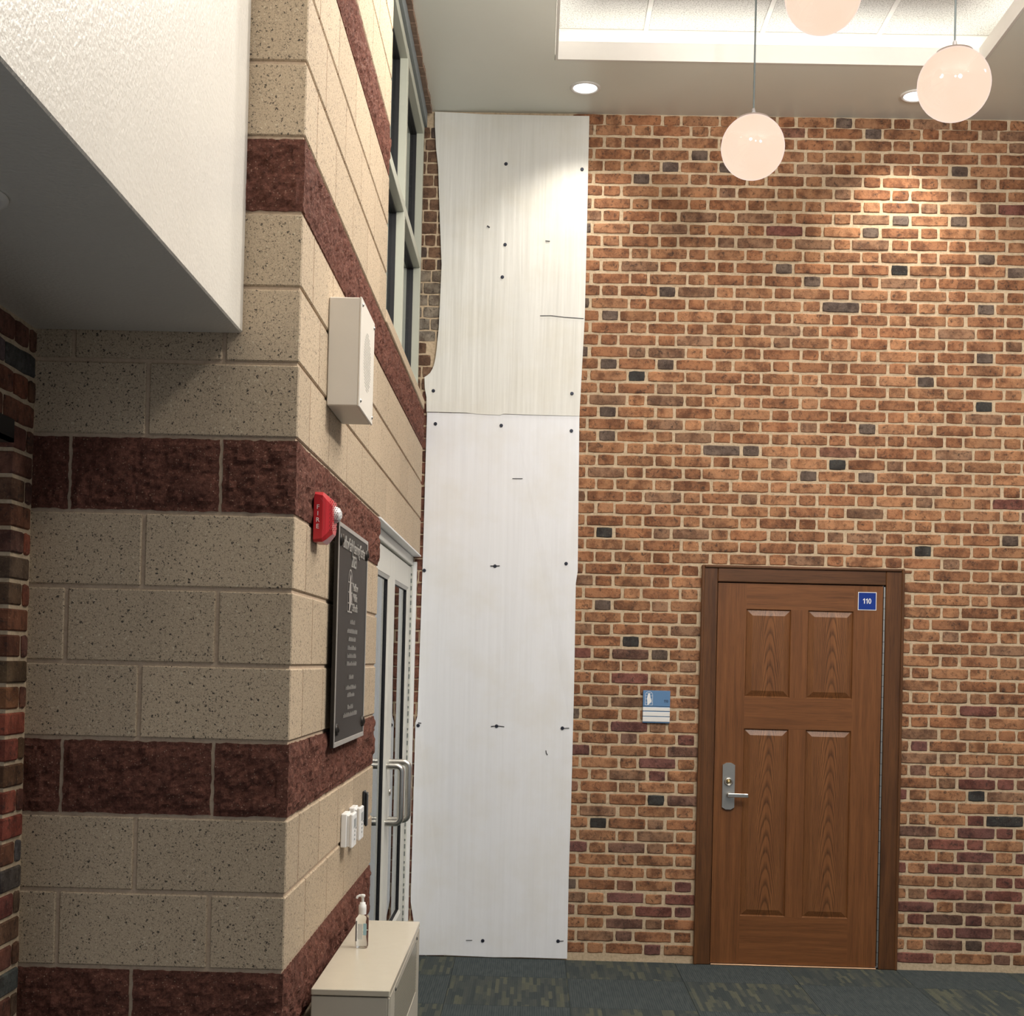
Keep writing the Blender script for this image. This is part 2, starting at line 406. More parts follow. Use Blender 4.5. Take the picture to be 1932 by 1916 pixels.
# ================================================================ FLOOR
fb = MB(); fb.box(-1.2, -5.5, -.10, 6.5, 4.10, -.004)
floor = solid('floor', fb, m_carp, 'floor of dark green grey carpet tiles below the brick wall', 'floor', kind='structure')
tm = MB(); tm.bbox(-.3045, -.3045, -.004, .3045, .3045, 0, .0018)
meA = tm.mesh('carpet_tile', m_carp); meB = tm.mesh('carpet_tile', m_carpb)
for i in range(-1, 6):
    for j in range(0, 7):
        cx = .255 + .61 * i + .305; cy = 3.605 + .61 * (1 - j) - .305
        if j == 0:
            mb = MB(); mb.bbox(cx - .3045, 3.6055, -.004, min(cx + .3045, 6), W(cx, 0, 0).y - .002, 0, .0018)
            part('carpet_tile', mb, m_carp if i % 2 == 0 else m_carpb, floor)
        else:
            link('carpet_tile', meA if (i + j) % 2 == 0 else meB, floor, (cx, cy, 0))

# ================================================================ BACK WALL, Flemish bond
bw = MB()
def wbox(mb, x0, d0, z0, x1, d1, z1, b=None, mi=0):
    T = lambda x, y, z: W(x, -y, z)
    if b: return mb.bbox(x0, -d1, z0, x1, -d0, z1, b, mi, T)
    P = [W(x, d, z) for z in (z0, z1) for x, d in ((x0, d1), (x1, d1), (x1, d0), (x0, d0))]
    return mb.add(P, [(3, 2, 1, 0), (4, 5, 6, 7), (0, 1, 5, 4), (1, 2, 6, 5), (2, 3, 7, 6), (3, 0, 4, 7)], mi)
DX0, DX1, DZ = 1.60, 2.675, 2.195
wbox(bw, -.6, -.25, -.02, DX0, -.004, 5.2); wbox(bw, DX1, -.25, -.02, 6.4, -.004, 5.2); wbox(bw, DX0, -.25, DZ, DX1, -.004, 5.2)
wall_back = solid('wall_back', bw, m_mortar, 'tall back wall of orange brown brick in Flemish bond around the oak door', 'brick wall', kind='structure')

def brick_geo(mb, cx, cz, L, H, place, rnd, depth=.03, proud=.0):
    """one brick with a wavy outline and softened arris; place(x,d,z) -> point"""
    nx = 6 if L > .13 else 3; nz = 2
    o = []
    for i in range(nx): o.append((-L / 2 + L * i / nx, -H / 2))
    for i in range(nz): o.append((L / 2, -H / 2 + H * i / nz))
    for i in range(nx): o.append((L / 2 - L * i / nx, H / 2))
    for i in range(nz): o.append((-L / 2, H / 2 - H * i / nz))
    corner = (0, nx, nx + nz, 2 * nx + nz)
    out = []; inn = []
    for k, (x, z) in enumerate(o):
        x += rnd.uniform(-.0016, .0016); z += rnd.uniform(-.0017, .0017)
        if k in corner: x *= 1 - .004 / max(L, .02) * 1.2; z *= .93
        out.append((x, z)); inn.append((x * (1 - .008 / L), z * (1 - .008 / H)))
    n = len(o)
    P = [place(cx + x, -depth, cz + z) for x, z in out] + [place(cx + x, proud - .003, cz + z) for x, z in out] + [place(cx + x, proud, cz + z) for x, z in inn]
    F = [tuple(range(2 * n, 3 * n))]
    for k in range(n):
        j = (k + 1) % n; F += [(k, j, n + j, n + k), (n + k, n + j, 2 * n + j, 2 * n + k)]
    mb.add(P, F)
BW, BX, BH, BP = .32244, 1.19159, .06773, .02162
BLACK = {(57, 4.5), (48, 0), (46, 6), (41, 3.5), (35, -.5), (34, 5), (26, 0), (13, .5), (11, -.5), (14, 6), (12, 6.5)}
rb = random.Random(11)
def brick_col(r, header, row=40, side=1.0):
    k = r.random(); low = max(0, min(1, (26 - row) / 18))
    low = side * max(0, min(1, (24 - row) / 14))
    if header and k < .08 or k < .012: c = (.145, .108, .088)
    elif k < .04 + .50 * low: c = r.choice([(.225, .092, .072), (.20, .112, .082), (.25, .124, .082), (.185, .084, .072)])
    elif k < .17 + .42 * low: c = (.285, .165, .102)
    elif k < .58: c = (.325, .154, .080)
    else: c = (.375, .192, .102)
    s = r.uniform(.84, 1.12)
    return tuple(x * s for x in c)
vs_st = []; vs_hd = []
for k in range(10):
    q = random.Random(100 + k); a = MB(); brick_geo(a, 0, 0, .2045, .0555, lambda x, d, z: (x, -d, z), q, proud=q.uniform(-.001, .002)); vs_st.append(a.mesh('brick', m_brick))
    q = random.Random(200 + k); a = MB(); brick_geo(a, 0, 0, .0910, .0555, lambda x, d, z: (x, -d, z), q, proud=q.uniform(-.001, .002)); vs_hd.append(a.mesh('brick', m_brick))
cands = []; mass = MB(); wr = random.Random(5)
def in_door(x0, x1, z0, z1): return x1 > DX0 and x0 < DX1 and z0 < DZ
def row_z(row):
    """the courses grow a little taller up the wall, as laid"""
    z = BP + BH * row
    if row < 8: z -= .0029 * (8 - row)
    if row > 53: z += min(.031, .0026 * (row - 53))
    if row == 69: z -= .009
    return z
for row in range(1, 71):
    cz = row_z(row)
    off = 0 if row % 2 == 0 else .5
    items = []
    for n in range(-4, 8):
        items.append((BX + BW * (n + off), .0910, True, n + off)); items.append((BX + BW * (n + off + .5), .2045, False, n + off + .5))
    for cx, L, hd, key in items:
        x0, x1 = cx - L / 2, cx + L / 2
        if x1 < .84 or x0 > 3.62: continue
        z0, z1 = cz - .028, cz + .028
        if z1 > 4.745: z1 = 4.745
        if z0 < .006: z0 = .006
        if z1 - z0 < .015: continue
        x0 = max(x0, .80)
        cut = False
        if in_door(x0 - .012, x1 + .012, z0, z1):
            if z1 > DZ and z0 < DZ: z0 = DZ + .006; cut = True
            elif x0 < DX0 - .03: x1 = DX0 - .008; cut = True
            elif x1 > DX1 + .03: x0 = DX1 + .008; cut = True
            else: continue
            if z1 - z0 < .012: continue
        rowc = None
        jx = wr.uniform(-.0025, .0025); jz = wr.uniform(-.0018, .0018)
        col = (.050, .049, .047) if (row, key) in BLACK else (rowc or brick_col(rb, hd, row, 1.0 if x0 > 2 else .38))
        whole = not cut and row > 0 and x0 > .80 and z1 - z0 > .054
        cands.append((whole and not hd, whole, x0, x1, z0, z1, jx, jz, col, hd))
# the 300 that show largest: whole stretchers nearest the camera and inside the frame
def rank(c):
    _, whole, x0, x1, z0, z1 = c[:6]
    p = W((x0 + x1) / 2, 0, (z0 + z1) / 2)
    vis = x0 > .87 and x1 < 3.30 and whole
    dark = c[8][0] < .05
    return (0 if vis else 1, 0 if dark else 1, -(x1 - x0), (p - CAMP).length)
cands.sort(key=rank)
wrot = (0, 0, WA)
for i, (_, whole, x0, x1, z0, z1, jx, jz, col, hd) in enumerate(cands):
    cx, cz = (x0 + x1) / 2 + jx, (z0 + z1) / 2 + jz
    if i < 300:
        me = wr.choice(vs_hd if hd else vs_st)
        o = link('brick', me, wall_back, W(cx, 0, cz), col); o.rotation_euler = wrot
    else:
        mass.col = col; brick_geo(mass, cx, cz, x1 - x0, z1 - z0, W, wr, .03, wr.uniform(-.001, .002))
# old bricks left open between the hardboard and the side wall
for row in range(0, 70):
    cz = BP + BH * row
    if cz > 4.64: continue
    off = 0 if row % 2 == 0 else .5
    a = -.16 - .03 * (row % 2); r2 = random.Random(row * 3 + 1)
    while a < .10:
        L = r2.choice((.06, .075, .10)); x0, x1 = a, a + L; a = x1 + .005
        if x1 < -.12: continue
        if cz > 3.16:
            if 3.30 < cz < 3.43 and x0 > .0: continue
            g = r2.uniform(.8, 1.1)
            c = (.26 * g, .225 * g, .18 * g) if 3.42 < cz < 3.86 else ((.19 * g, .115 * g, .075 * g) if r2.random() < .8 else (.10, .075, .065))
        else:
            g = r2.uniform(.75, 1.1); c = (.22 * g, .095 * g, .066 * g)
        mass.col = c
        brick_geo(mass, (x0 + x1) / 2, cz, L, .0615, W, r2, .03, r2.uniform(-.003, .002))
part('brickwork', mass, m_brick_s, wall_back, 'the remaining small bricks of the wall', 'stuff')

# ================================================================ BLOCK WALL WITH THE GLASS DOORS
CH = .2032
ZT = 4.74
core = MB(); e = .006
core.box(-.72, e, -.02, -e, .17, ZT); core.box(-.17, .17, -.02, -e, 1.985 - e, 2.235); core.box(-.17, .17, 2.235, -e, 4.03, 3.05)
core.box(-.17, .17, 3.05, -e, 2.03 - e, ZT)
wall_left = solid('wall_left', core, m_bmortar, 'corner wall of tan ground-face blocks with rough red bands beside the glass doors', 'block wall', kind='structure')

def split_face(mb, P0, U, V, N, lu, lv, seed):
    """rough broken face: grid over U x V displaced along N"""
    nu = max(4, int(lu / .0095)); nv = 21
    pts = []
    for j in range(nv + 1):
        for i in range(nu + 1):
            u, v_ = lu * i / nu, lv * j / nv
            edge = min(u, lu - u, v_, lv - v_)
            k = min(1, edge / .022)
            p = P0 + U * u + V * v_
            h = noise.fractal(p * 15 + Vector((seed, 0, 0)), .8, 2.1, 4) * .012 + noise.noise(p * 48) * .0065 + noise.noise(p * 105) * .0045
            d = max(-.0048, min(.0095, -.006 + k * .010 + h)) * (.35 + .65 * k)
            jit = Vector((0, 0, 0)) if edge > 1e-6 else (U * noise.noise(p * 50) + V * noise.noise(p * 47 + Vector((9, 0, 0)))) * .004
            pts.append(p + N * d + jit)
    F = []
    for j in range(nv):
        for i in range(nu):
            a = j * (nu + 1) + i; F.append((a, a + 1, a + nu + 2, a + nu + 1))
    mb.add(pts, F, 0, False)
    ring = [i for i in range(nu + 1)] + [j * (nu + 1) + nu for j in range(1, nv + 1)] + [nv * (nu + 1) + i for i in range(nu - 1, -1, -1)] + [j * (nu + 1) for j in range(nv - 1, 0, -1)]
    R = [pts[i] for i in ring]; Bk = [p - N * .03 for p in R]; n = len(R)
    mb.add(R + Bk, [(k, n + k, n + (k + 1) % n, (k + 1) % n) for k in range(n)])
RED = {3, 6, 10, 14, 18}
YA = [.335, .757, 1.162, 1.567, 1.990, 2.395, 2.80, 3.205, 3.61, 4.02]
YB = [.195, .565, .973, 1.381, 1.80, 2.22, 2.625, 3.10, 3.545, 3.95]
uX, uY, uZ = Vector((1, 0, 0)), Vector((0, 1, 0)), Vector((0, 0, 1))
def block(x0, x1, y0, y1, z0, z1, red, front, side, k):
    mb = MB()
    if not red:
        mb.bbox(x0, y0, z0, x1, y1, z1, .0035); part('concrete_block', mb, m_block, wall_left)
    else:
        if front and side:
            # rough on both faces of the corner
            split_face(mb, Vector((x0, y0, z0)), uX, uZ, -uY, x1 - x0, z1 - z0, k)
            split_face(mb, Vector((x1, y0, z0)), uY, uZ, uX, y1 - y0, z1 - z0, k + 3)
            mb.box(x0, y0 + .004, z0 + .003, x1 - .004, y1, z1 - .003)
        elif front: split_face(mb, Vector((x0, y0, z0)), uX, uZ, -uY, x1 - x0, z1 - z0, k)
        else:
            split_face(mb, Vector((x1, y0, z0)), uY, uZ, uX, y1 - y0, z1 - z0, k)
            mb.box(x0, y0, z0 + .003, x1 - .004, y1, z1 - .003)
        part('split_face_block', mb, m_split, wall_left)
g = .005
for k in range(0, 24):
    z0, z1 = k * CH + g, min((k + 1) * CH - g, ZT)
    if z1 - z0 < .03: continue
    red = k in RED; A = k % 2 == 0
    js = YA if A else YB
    yend = 1.985 if k < 11 else (4.03 if k < 15 else 2.03)
    xc = -.2032 if A else -.4064
    # corner block
    block(xc + g, 0, 0, js[0] - g / 2, z0, z1, red, True, True, k)
    # the return towards the brick pier
    xs = [xc, -.6096, -.715] if A else [xc, -.715]
    if k < 13:
        for a, b in zip(xs[:-1], xs[1:]): block(b + g if b > -.7 else b, a - g, 0, .15, z0, z1, red, True, False, k + a * 7)
    # the long face with the doors
    for i in range(len(js)):
        a = js[i]; b = min(js[i + 1] if i + 1 < len(js) else 4.03, yend)
        if yend - b < .07: b = yend
        if b - a < .02 or a >= yend - .07: break
        last = b >= yend - 1e-6
        block(-.16, 0, a + g / 3, b - (0 if last else g / 3), z0, z1, red, False, True, k + i * 5)
        if last: break
vj = MB()
for k in range(0, 24):
    if k in RED: continue
    yend = 1.985 if k < 11 else (4.03 if k < 15 else 2.03)
    for y in (YA if k % 2 == 0 else YB):
        if y < yend - .08: vj.box(-.012, y - .0035, k * CH + g + .002, -.0006, y + .0035, min((k + 1) * CH - g - .002, ZT))
part('vertical_joint', vj, plain('brown_joint', (.27, .165, .10), .9), wall_left, 'thin brown upright joints between the blocks', 'stuff')
mb = MB(); mb.bbox(-.16, 2.036, 3.053, .004, 4.03, 3.108, .004); part('sill_block', mb, m_block, wall_left, 'thin tan sill course under the window')

# ================================================================ BRICK PIER NEAR THE VIEWER
XL = -.705; YJ = -.145; ZL = 2.19
nw = MB(); nw.box(XL - .35, YJ + .006, -.02, XL - .006, .0, ZL + .02); nw.box(XL - .35, -3.2, ZL, XL - .006, 0, 2.53)
wall_near = solid('wall_near', nw, m_mortar, 'dark red brick pier and lintel courses under the low soffit', 'brick wall', kind='structure')
PX = lambda y, d, z: Vector((XL + d, y, z))
rp = random.Random(21)
def pier_brick(y0, y1, z0, z1, col):
    mb = MB(); q = random.Random(rp.random())
    brick_geo(mb, (y0 + y1) / 2, (z0 + z1) / 2, y1 - y0, z1 - z0, PX, q, .03, q.uniform(-.001, .002))
    o = part('brick', mb, m_brick, wall_near); o.color = (*col, 1)
def pcol():
    k = rp.random()
    c = (.30, .088, .048) if k < .12 else (.12, .105, .098) if k < .18 else (.19, .078, .050) if k < .65 else (.150, .080, .052)
    return tuple(x * rp.uniform(.85, 1.15) for x in c)
for row in range(3, 38):
    z0 = .010 + BH * row; z1 = z0 + .057
    if z1 > 2.515: break
    if z0 < ZL - .01:
        c = pcol()
        # corner bricks run through into the jamb
        def corner(y0, y1):
            mb = MB(); mb.bbox(XL - .19, y0, z0, XL + rp.uniform(-.001, .002), y1, z1, .004)
            o = part('brick', mb, m_brick, wall_near); o.color = (*pcol(), 1)
        if row % 2: corner(YJ, -.014)
        else:
            corner(YJ, -.062); pier_brick(-.050, -.010, z0, z1, pcol())
        mb = MB(); mb.bbox(XL - .34, YJ, z0, XL - .20, -.02, z1, .004); o = part('brick', mb, m_brick, wall_near); o.color = (*c, 1)
    else:
        y = -.010 - (.0 if row % 2 else .052)
        if row % 2 == 0: pier_brick(-.05, -.010, z0, z1, pcol())
        i = 0
        while y > -1.6:
            L = .205 if (i + row) % 2 else .092
            pier_brick(y - L, y, z0, z1, pcol() if not (rp.random() < .10) else (.085, .085, .08)); y -= L + .012; i += 1
mb = MB(); mb.box(XL - .34, -3.2, ZL - .004, XL + .004, YJ - .016, ZL + .006); mb.box(XL - .006, -3.2, ZL - .004, XL + .004, YJ - .016, ZL + .055)
part('steel_lintel', mb, m_rawsteel, wall_near, 'black steel lintel over the side opening')

# ================================================================ CEILING
TX0, TX1, TY0, TY1, ZC, ZA = .686, 2.862, -1.2, 3.372, 4.748, 4.985
cb = MB()
cb.box(-.2, TY1 + .002, ZC, 6.4, 4.2, ZC + .03); cb.box(-.2, -5.5, ZC, 6.4, TY0, ZC + .03)
cb.box(-.2, TY0, ZC, TX0 - .002, TY1 + .002, ZC + .03); cb.box(TX1 + .002, TY0, ZC, 6.4, TY1 + .002, ZC + .03)
ceiling = solid('ceiling', cb, m_ceil, 'painted soffit ceiling around a raised lit tray with acoustic tiles', 'ceiling', kind='structure')
lp = MB()
for a in ((TX0, TY1 - .014, TX1, TY1), (TX0, TY0, TX1, TY0 + .014)): lp.box(a[0], a[1], ZC - .002, a[2], a[3], ZC + .092)
for a in ((TX0, TY0 + .014, TX0 + .014, TY1 - .014), (TX1 - .014, TY0 + .014, TX1, TY1 - .014)): lp.box(a[0], a[1], ZC - .002, a[2], a[3], ZC + .092)
part('tray_lip', lp, m_trimw, ceiling, 'white upstand edging the raised tray')
cw = MB(); q = .17
cw.box(TX0 - q - .02, TY1 + q, ZC + .03, TX1 + q + .02, TY1 + q + .02, ZA + .02); cw.box(TX0 - q - .02, TY0 - q - .02, ZC + .03, TX1 + q + .02, TY0 - q, ZA + .02)
cw.box(TX0 - q - .02, TY0 - q, ZC + .03, TX0 - q, TY1 + q, ZA + .02); cw.box(TX1 + q, TY0 - q, ZC + .03, TX1 + q + .02, TY1 + q, ZA + .02)
part('cove_wall', cw, m_trimw, ceiling)
led = MB()
led.box(TX0 + .02, TY1 + .05, ZC + .034, TX1 - .02, TY1 + .075, ZC + .046); led.box(TX1 + .05, TY0, ZC + .034, TX1 + .075, TY1, ZC + .046); led.box(TX0 - .075, TY0, ZC + .034, TX0 - .05, TY1, ZC + .046)
part('led_strip', led, m_led, ceiling, 'lit strip hidden in the cove')
tx = [1.16 - .61 + .61 * i for i in range(0, 6)]
ty = [TY1 + q - .0 - 1.22 * j for j in range(0, 5)]
for i in range(-1, 5):
    a = TX0 - q if i < 0 else tx[i]; b = tx[i + 1] if i + 1 < 6 else TX1 + q
    a = max(a, TX0 - q); b = min(b, TX1 + q)
    if b - a < .05: continue
    for j in range(4):
        mb = MB(); mb.bbox(a + .011, max(ty[j + 1], TY0 - q) + .011, ZA, b - .011, ty[j] - .011, ZA + .018, .004); part('ceiling_tile', mb, m_act, ceiling)
for x in tx:
    if TX0 - q < x < TX1 + q:
        mb = MB(); mb.box(x - .012, TY0 - q, ZA - .004, x + .012, TY1 + q, ZA + .012); part('ceiling_tee', mb, m_tee, ceiling)
for y in ty[1:4]:
    mb = MB(); mb.box(TX0 - q, y - .012, ZA - .003, TX1 + q, y + .012, ZA + .012); part('ceiling_tee', mb, m_tee, ceiling)
mb = MB(); mb.box(TX0 - .3, TY0 - .3, ZA + .02, TX1 + .3, TY1 + .3, ZA + .05); part('ceiling_slab', mb, m_act, ceiling)

# low soffit / bulkhead on the left
XB = -.1545; ZB = 2.517
mb = MB(); mb.bbox(-1.7, -5.0, ZB, XB, -.001, 4.747, .004)
solid('wall_bulkhead', mb, m_paint, 'white painted bulkhead with orange-peel texture and dark underside, upper left', 'bulkhead', kind='structure')

# ================================================================ WINDOW in the block wall
XW = -.034
WY0, WY1, WZ0, WZ1 = 2.036, 4.03, 3.110, 4.640
win = thing('window_1', (XW, WY0, WZ0), 'tall aluminium framed window of four dark panes high in the block wall', 'window', 'structure')
def yz_box(name, mat, parent, y0, z0, y1, z1, x0, x1, label=None, b=.002):
    mb = MB(); mb.bbox(x0, y0, z0, x1, y1, z1, b); return part(name, mb, mat, parent, label)
mw = .052; YM = 3.045; ZM = 3.862
for y0, y1 in ((WY0, WY0 + mw), (YM - mw / 2, YM + mw / 2), (WY1 - mw, WY1)): yz_box('mullion', m_alud, win, y0, WZ0, y1, WZ1, -.085, XW)
for z0, z1 in ((WZ0, WZ0 + mw), (ZM - mw / 2, ZM + mw / 2), (WZ1 - mw, WZ1)):
    for y0, y1 in ((WY0 + mw, YM - mw / 2), (YM + mw / 2, WY1 - mw)): yz_box('frame_rail', m_alud, win, y0, z0, y1, z1, -.085, XW - .001)
def glazed(parent, y0, z0, y1, z1, xf, glass, dark=True, gd=.011, pane='pane'):
    """pane with a black gasket round it, the gasket between xf (frame stop) and the glass"""
    xg = xf - gd
    gk = MB(); t_ = .012
    gk.box(xg, y0, z0, xf, y0 + t_, z1); gk.box(xg, y1 - t_, z0, xf, y1, z1); gk.box(xg, y0 + t_, z0, xf, y1 - t_, z0 + t_); gk.box(xg, y0 + t_, z1 - t_, xf, y1 - t_, z1)
    mb = MB(); mb.box(xg - .006, y0, z0, xg, y1, z1)
    pn = part(pane, mb, glass, parent); part('gasket', gk, m_black, pn)
for y0, y1 in ((WY0 + mw, YM - mw / 2), (YM + mw / 2, WY1 - mw)):
    for z0, z1 in ((WZ0 + mw, ZM - mw / 2), (ZM + mw / 2, WZ1 - mw)): glazed(win, y0, z0, y1, z1, -.072, m_wglass, gd=.018)
mb = MB(); mb.box(-.16, 2.036, WZ1 + .002, -.02, 4.03, 4.7475); solid('trim_1', mb, m_slate, 'blue grey steel flashing between the window head and the ceiling', 'trim', kind='structure')
mb = MB()
prev = None
for i in range(60):
    y0 = 2.036 + (4.03 - 2.036) * i / 60; y1 = 2.036 + (4.03 - 2.036) * (i + 1) / 60
    a = .006 + .006 * noise.noise(Vector((y0 * 9, 0, 0))); mb.box(-.0195, y0, 4.722 - .006 * noise.noise(Vector((y0 * 14, 3, 0))), a, y1, 4.7475)
solid('trim_2', mb, m_rough, 'rough broken brown edge strip under the ceiling along the window', 'trim', kind='structure')

# ================================================================ GLASS DOUBLE DOOR
door1 = thing('door_1', (-.045, 1.985, 0), 'pair of pale aluminium glass doors with steel pulls in the block wall', 'door', 'structure')
XF = -.045
mb = MB(); mb.bbox(-.16, 1.99, 2.229, .006, 4.045, 2.238, .001); mb.box(-.165, 1.99, 2.225, -.155, 4.045, 2.26); part('lintel', mb, m_white, door1, 'white steel lintel plate')
yz_box('frame_head', m_alu, door1, 1.99, 2.178, 4.045, 2.227, -.15, -.036)
yz_box('frame_jamb', m_alu, door1, 1.99, 0, 2.035, 2.178, -.15, -.036)
yz_box('frame_jamb', m_alu, door1, 4.005, 0, 4.046, 2.178, -.15, -.036)
mb = MB(); mb.bbox(-.036, 4.035, 0, -.016, 4.062, 2.20, .001); part('corner_bead', mb, m_white, door1, 'white bead between the frame and the bricks')
mb = MB()
for i in range(52): mb.box(-.0455, 4.0005, .03 + i * .041, -.038, 4.0045, .03 + i * .041 + (.024 if i % 3 else .012))
part('hinge_strip', mb, m_lcd, door1, 'dark dashes of the continuous hinge')
def leaf(y0, y1, hinge_right):
    lf = MB()
    st = .115 if True else .1
    lf.bbox(XF - .04, y0, .012, XF, y0 + st, 2.168, .003); lf.bbox(XF - .04, y1 - st, .012, XF, y1, 2.168, .003)
    lf.bbox(XF - .04, y0 + st, 2.045, XF, y1 - st, 2.168, .003); lf.bbox(XF - .04, y0 + st, .012, XF, y1 - st, .275, .003)
    # sloped glazing beads
    gz0, gz1, ga, gb = .275, 2.045, y0 + st, y1 - st
    d = .014
    for P in (((ga, gz0), (ga, gz1), (ga + d, gz1 - d), (ga + d, gz0 + d)), ((gb, gz1), (gb, gz0), (gb - d, gz0 + d), (gb - d, gz1 - d)),
              ((gb, gz0), (ga, gz0), (ga + d, gz0 + d), (gb - d, gz0 + d)), ((ga, gz1), (gb, gz1), (gb - d, gz1 - d), (ga + d, gz1 - d))):
        lf.add([(XF - .001, P[0][0], P[0][1]), (XF - .001, P[1][0], P[1][1]), (XF - .010, P[2][0], P[2][1]), (XF - .010, P[3][0], P[3][1])], [(0, 1, 2, 3)])
    lo = part('door_leaf', lf, m_alu, door1)
    xg = XF - .019; gk = MB(); t_ = d
    gk.box(xg, ga, gz0, XF - .011, ga + t_, gz1); gk.box(xg, gb - t_, gz0, XF - .011, gb, gz1); gk.box(xg, ga, gz0, XF - .011, gb, gz0 + t_); gk.box(xg, ga, gz1 - t_, XF - .011, gb, gz1)
    part('gasket', gk, m_black, lo)
    mb = MB(); mb.box(xg - .006, ga, gz0, xg, gb, gz1); part('pane', mb, m_glass, lo)
    return lo
L1 = leaf(2.04, 3.018, False); L2 = leaf(3.026, 4.0, True)
def pull(parent, y, zt, zb, reach):
    pts = [(XF - .004, y, zt)]
    r = .026; xe = XF + reach
    pts += [(xe - r, y, zt)] + [(xe - r + r * math.sin(a), y, zt - r + r * math.cos(a)) for a in (.4, .8, 1.2)] + [(xe, y, zt - r)]
    pts += [(xe, y, (zt + zb) / 2), (xe, y, zb + r)] + [(xe - r + r * math.cos(a), y, zb + r - r * math.sin(a)) for a in (.4, .8, 1.2)] + [(xe - r, y, zb), (XF - .004, y, zb)]
    mb = MB(); mb.tube(pts, .0155, 14); part('pull_handle', mb, m_steel, parent, 'satin steel pull handle')
pull(L1, 2.945, 1.140, .868, .074); pull(L2, 3.085, 1.150, .868, .096)
mb = MB(); mb.lathe([(.0, XF - .002), (.017, XF - .002), (.017, XF + .006), (.013, XF + .010), (.0, XF + .010)], (0, 3.10, 1.00), 'X', 18, caps=False); part('lock_cylinder', mb, m_steel, L2)

# ================================================================ OAK DOOR
door2 = thing('door_2', W(2.129, 0, 0), 'brown stained oak door with four raised panels and wood casing', 'door', 'structure')
def wpart(name, mat, x0, z0, x1, z1, d0, d1, parent=door2, b=.003, label=None):
    mb = MB(); wbox(mb, x0, d0, z0, x1, d1, z1, b); return part(name, mb, mat, parent, label)
SX0, SX1, SZ0, SZ1 = 1.671, 2.586, .010, 2.124
cs = MB(); wbox(cs, 1.577, -.05, 0, SX0 - .004, .020, 2.222, .004); wbox(cs, 1.577, .018, 0, 1.593, .030, 2.222, .004); part('casing', cs, m_casing, door2)
cs = MB(); wbox(cs, SX1 + .014, -.05, 0, 2.701, .020, 2.222, .004); wbox(cs, 2.685, .018, 0, 2.701, .030, 2.222, .004); part('casing', cs, m_casing, door2)
cs = MB(); wbox(cs, SX0 - .004, -.05, SZ1 + .005, SX1 + .014, .020, 2.222, .004); wbox(cs, 1.593, .018, 2.206, 2.685, .030, 2.222, .004); part('casing', cs, m_casingh, door2)
mb = MB(); wbox(mb, SX0 - .01, -.12, 0, SX1 + .016, -.06, SZ1 + .03); part('shadow_gap', mb, m_black, door2)
FD = .008  # face of the slab
PC = ((1.830, 2.080), (2.173, 2.426)); PR = ((.274, 1.315), (1.491, 1.981))
lf = MB()
wbox(lf, SX0, -.04, SZ0, PC[0][0], FD, SZ1); wbox(lf, PC[1][1], -.04, SZ0, SX1, FD, SZ1)
wbox(lf, PC[0][1], -.04, PR[0][0], PC[1][0], FD, PR[0][1]); wbox(lf, PC[0][1], -.04, PR[1][0], PC[1][0], FD, PR[1][1])
slab = part('door_slab', lf, m_wood, door2)
rl = MB()
for z0, z1 in ((SZ0, PR[0][0]), (PR[0][1], PR[1][0]), (PR[1][1], SZ1)): wbox(rl, PC[0][0], -.04, z0, PC[1][1], FD, z1)
part('door_rail', rl, m_woodh, slab)
for x0, x1 in PC:
    for z0, z1 in PR:
        mb = MB(); c0 = W((x0 + x1) / 2 + .01, 0, z0)
        def rect(i, d): return [W(x0 + i, d, z0 + i), W(x1 - i, d, z0 + i), W(x1 - i, d, z1 - i), W(x0 + i, d, z1 - i)]
        R = [rect(0, FD), rect(.006, FD - .010), rect(.036, FD + .001)]
        P = [p for r in R for p in r]
        F = [(8, 9, 10, 11)] + [(a * 4 + i, a * 4 + (i + 1) % 4, (a + 1) * 4 + (i + 1) % 4, (a + 1) * 4 + i) for a in (0, 1) for i in range(4)]
        mb.add(P, F)
        o = link('raised_panel', mb.mesh('raised_panel', m_woodp, c0), slab); o.location = c0 - base(slab)
hg = MB()
wbox(hg, SX1 + .003, -.02, .012, SX1 + .011, FD + .006, SZ1 - .004)
part('hinge', hg, m_nickel, door2, 'grey continuous hinge down the right edge')
mb = MB()
for i in range(34): wbox(mb, SX1 + .002, 0, .03 + i * .0615, SX1 + .012, FD + .0075, .032 + i * .0615)
part('hinge_joint', mb, m_black, door2, 'thin joints between the hinge knuckles', 'stuff')
mb = MB(); wbox(mb, SX0, -.05, 0, SX1, .026, .0075, .002); part('threshold', mb, plain('bronze_threshold', (.50, .32, .20), .3, .6), door2, 'coppery threshold strip')
# lock set
LX0, LX1, LZ0, LZ1 = 1.717, 1.785, .863, 1.122
es = MB(); poly = [(LX0, LZ0 + .012), ((LX0 + LX1) / 2 - .014, LZ0), ((LX0 + LX1) / 2 + .014, LZ0), (LX1, LZ0 + .012), (LX1, LZ1 - .012), ((LX0 + LX1) / 2 + .014, LZ1), ((LX0 + LX1) / 2 - .014, LZ1), (LX0, LZ1 - .012)]
es.prism(poly, lambda a, b: W(a, FD, b), lambda a, b: W(a, FD + .012, b))
lk = part('lock_plate', es, m_nickel, door2, 'satin nickel escutcheon plate')
TW = lambda x, y, z: W(x, -y, z)
mb = MB(); mb.lathe([(0, .012), (.023, .012), (.023, .022), (.017, .027), (.016, .024), (0, .024)], (1.750, -FD, 1.017), 'Y', 24, caps=False, T=TW); part('cylinder', mb, m_steel, lk)
mb = MB(); mb.lathe([(0, .024), (.007, .024), (.007, .029), (0, .029)], (1.750, -FD, 1.017), 'Y', 14, caps=False, T=TW); part('key_way', mb, m_brass, lk)
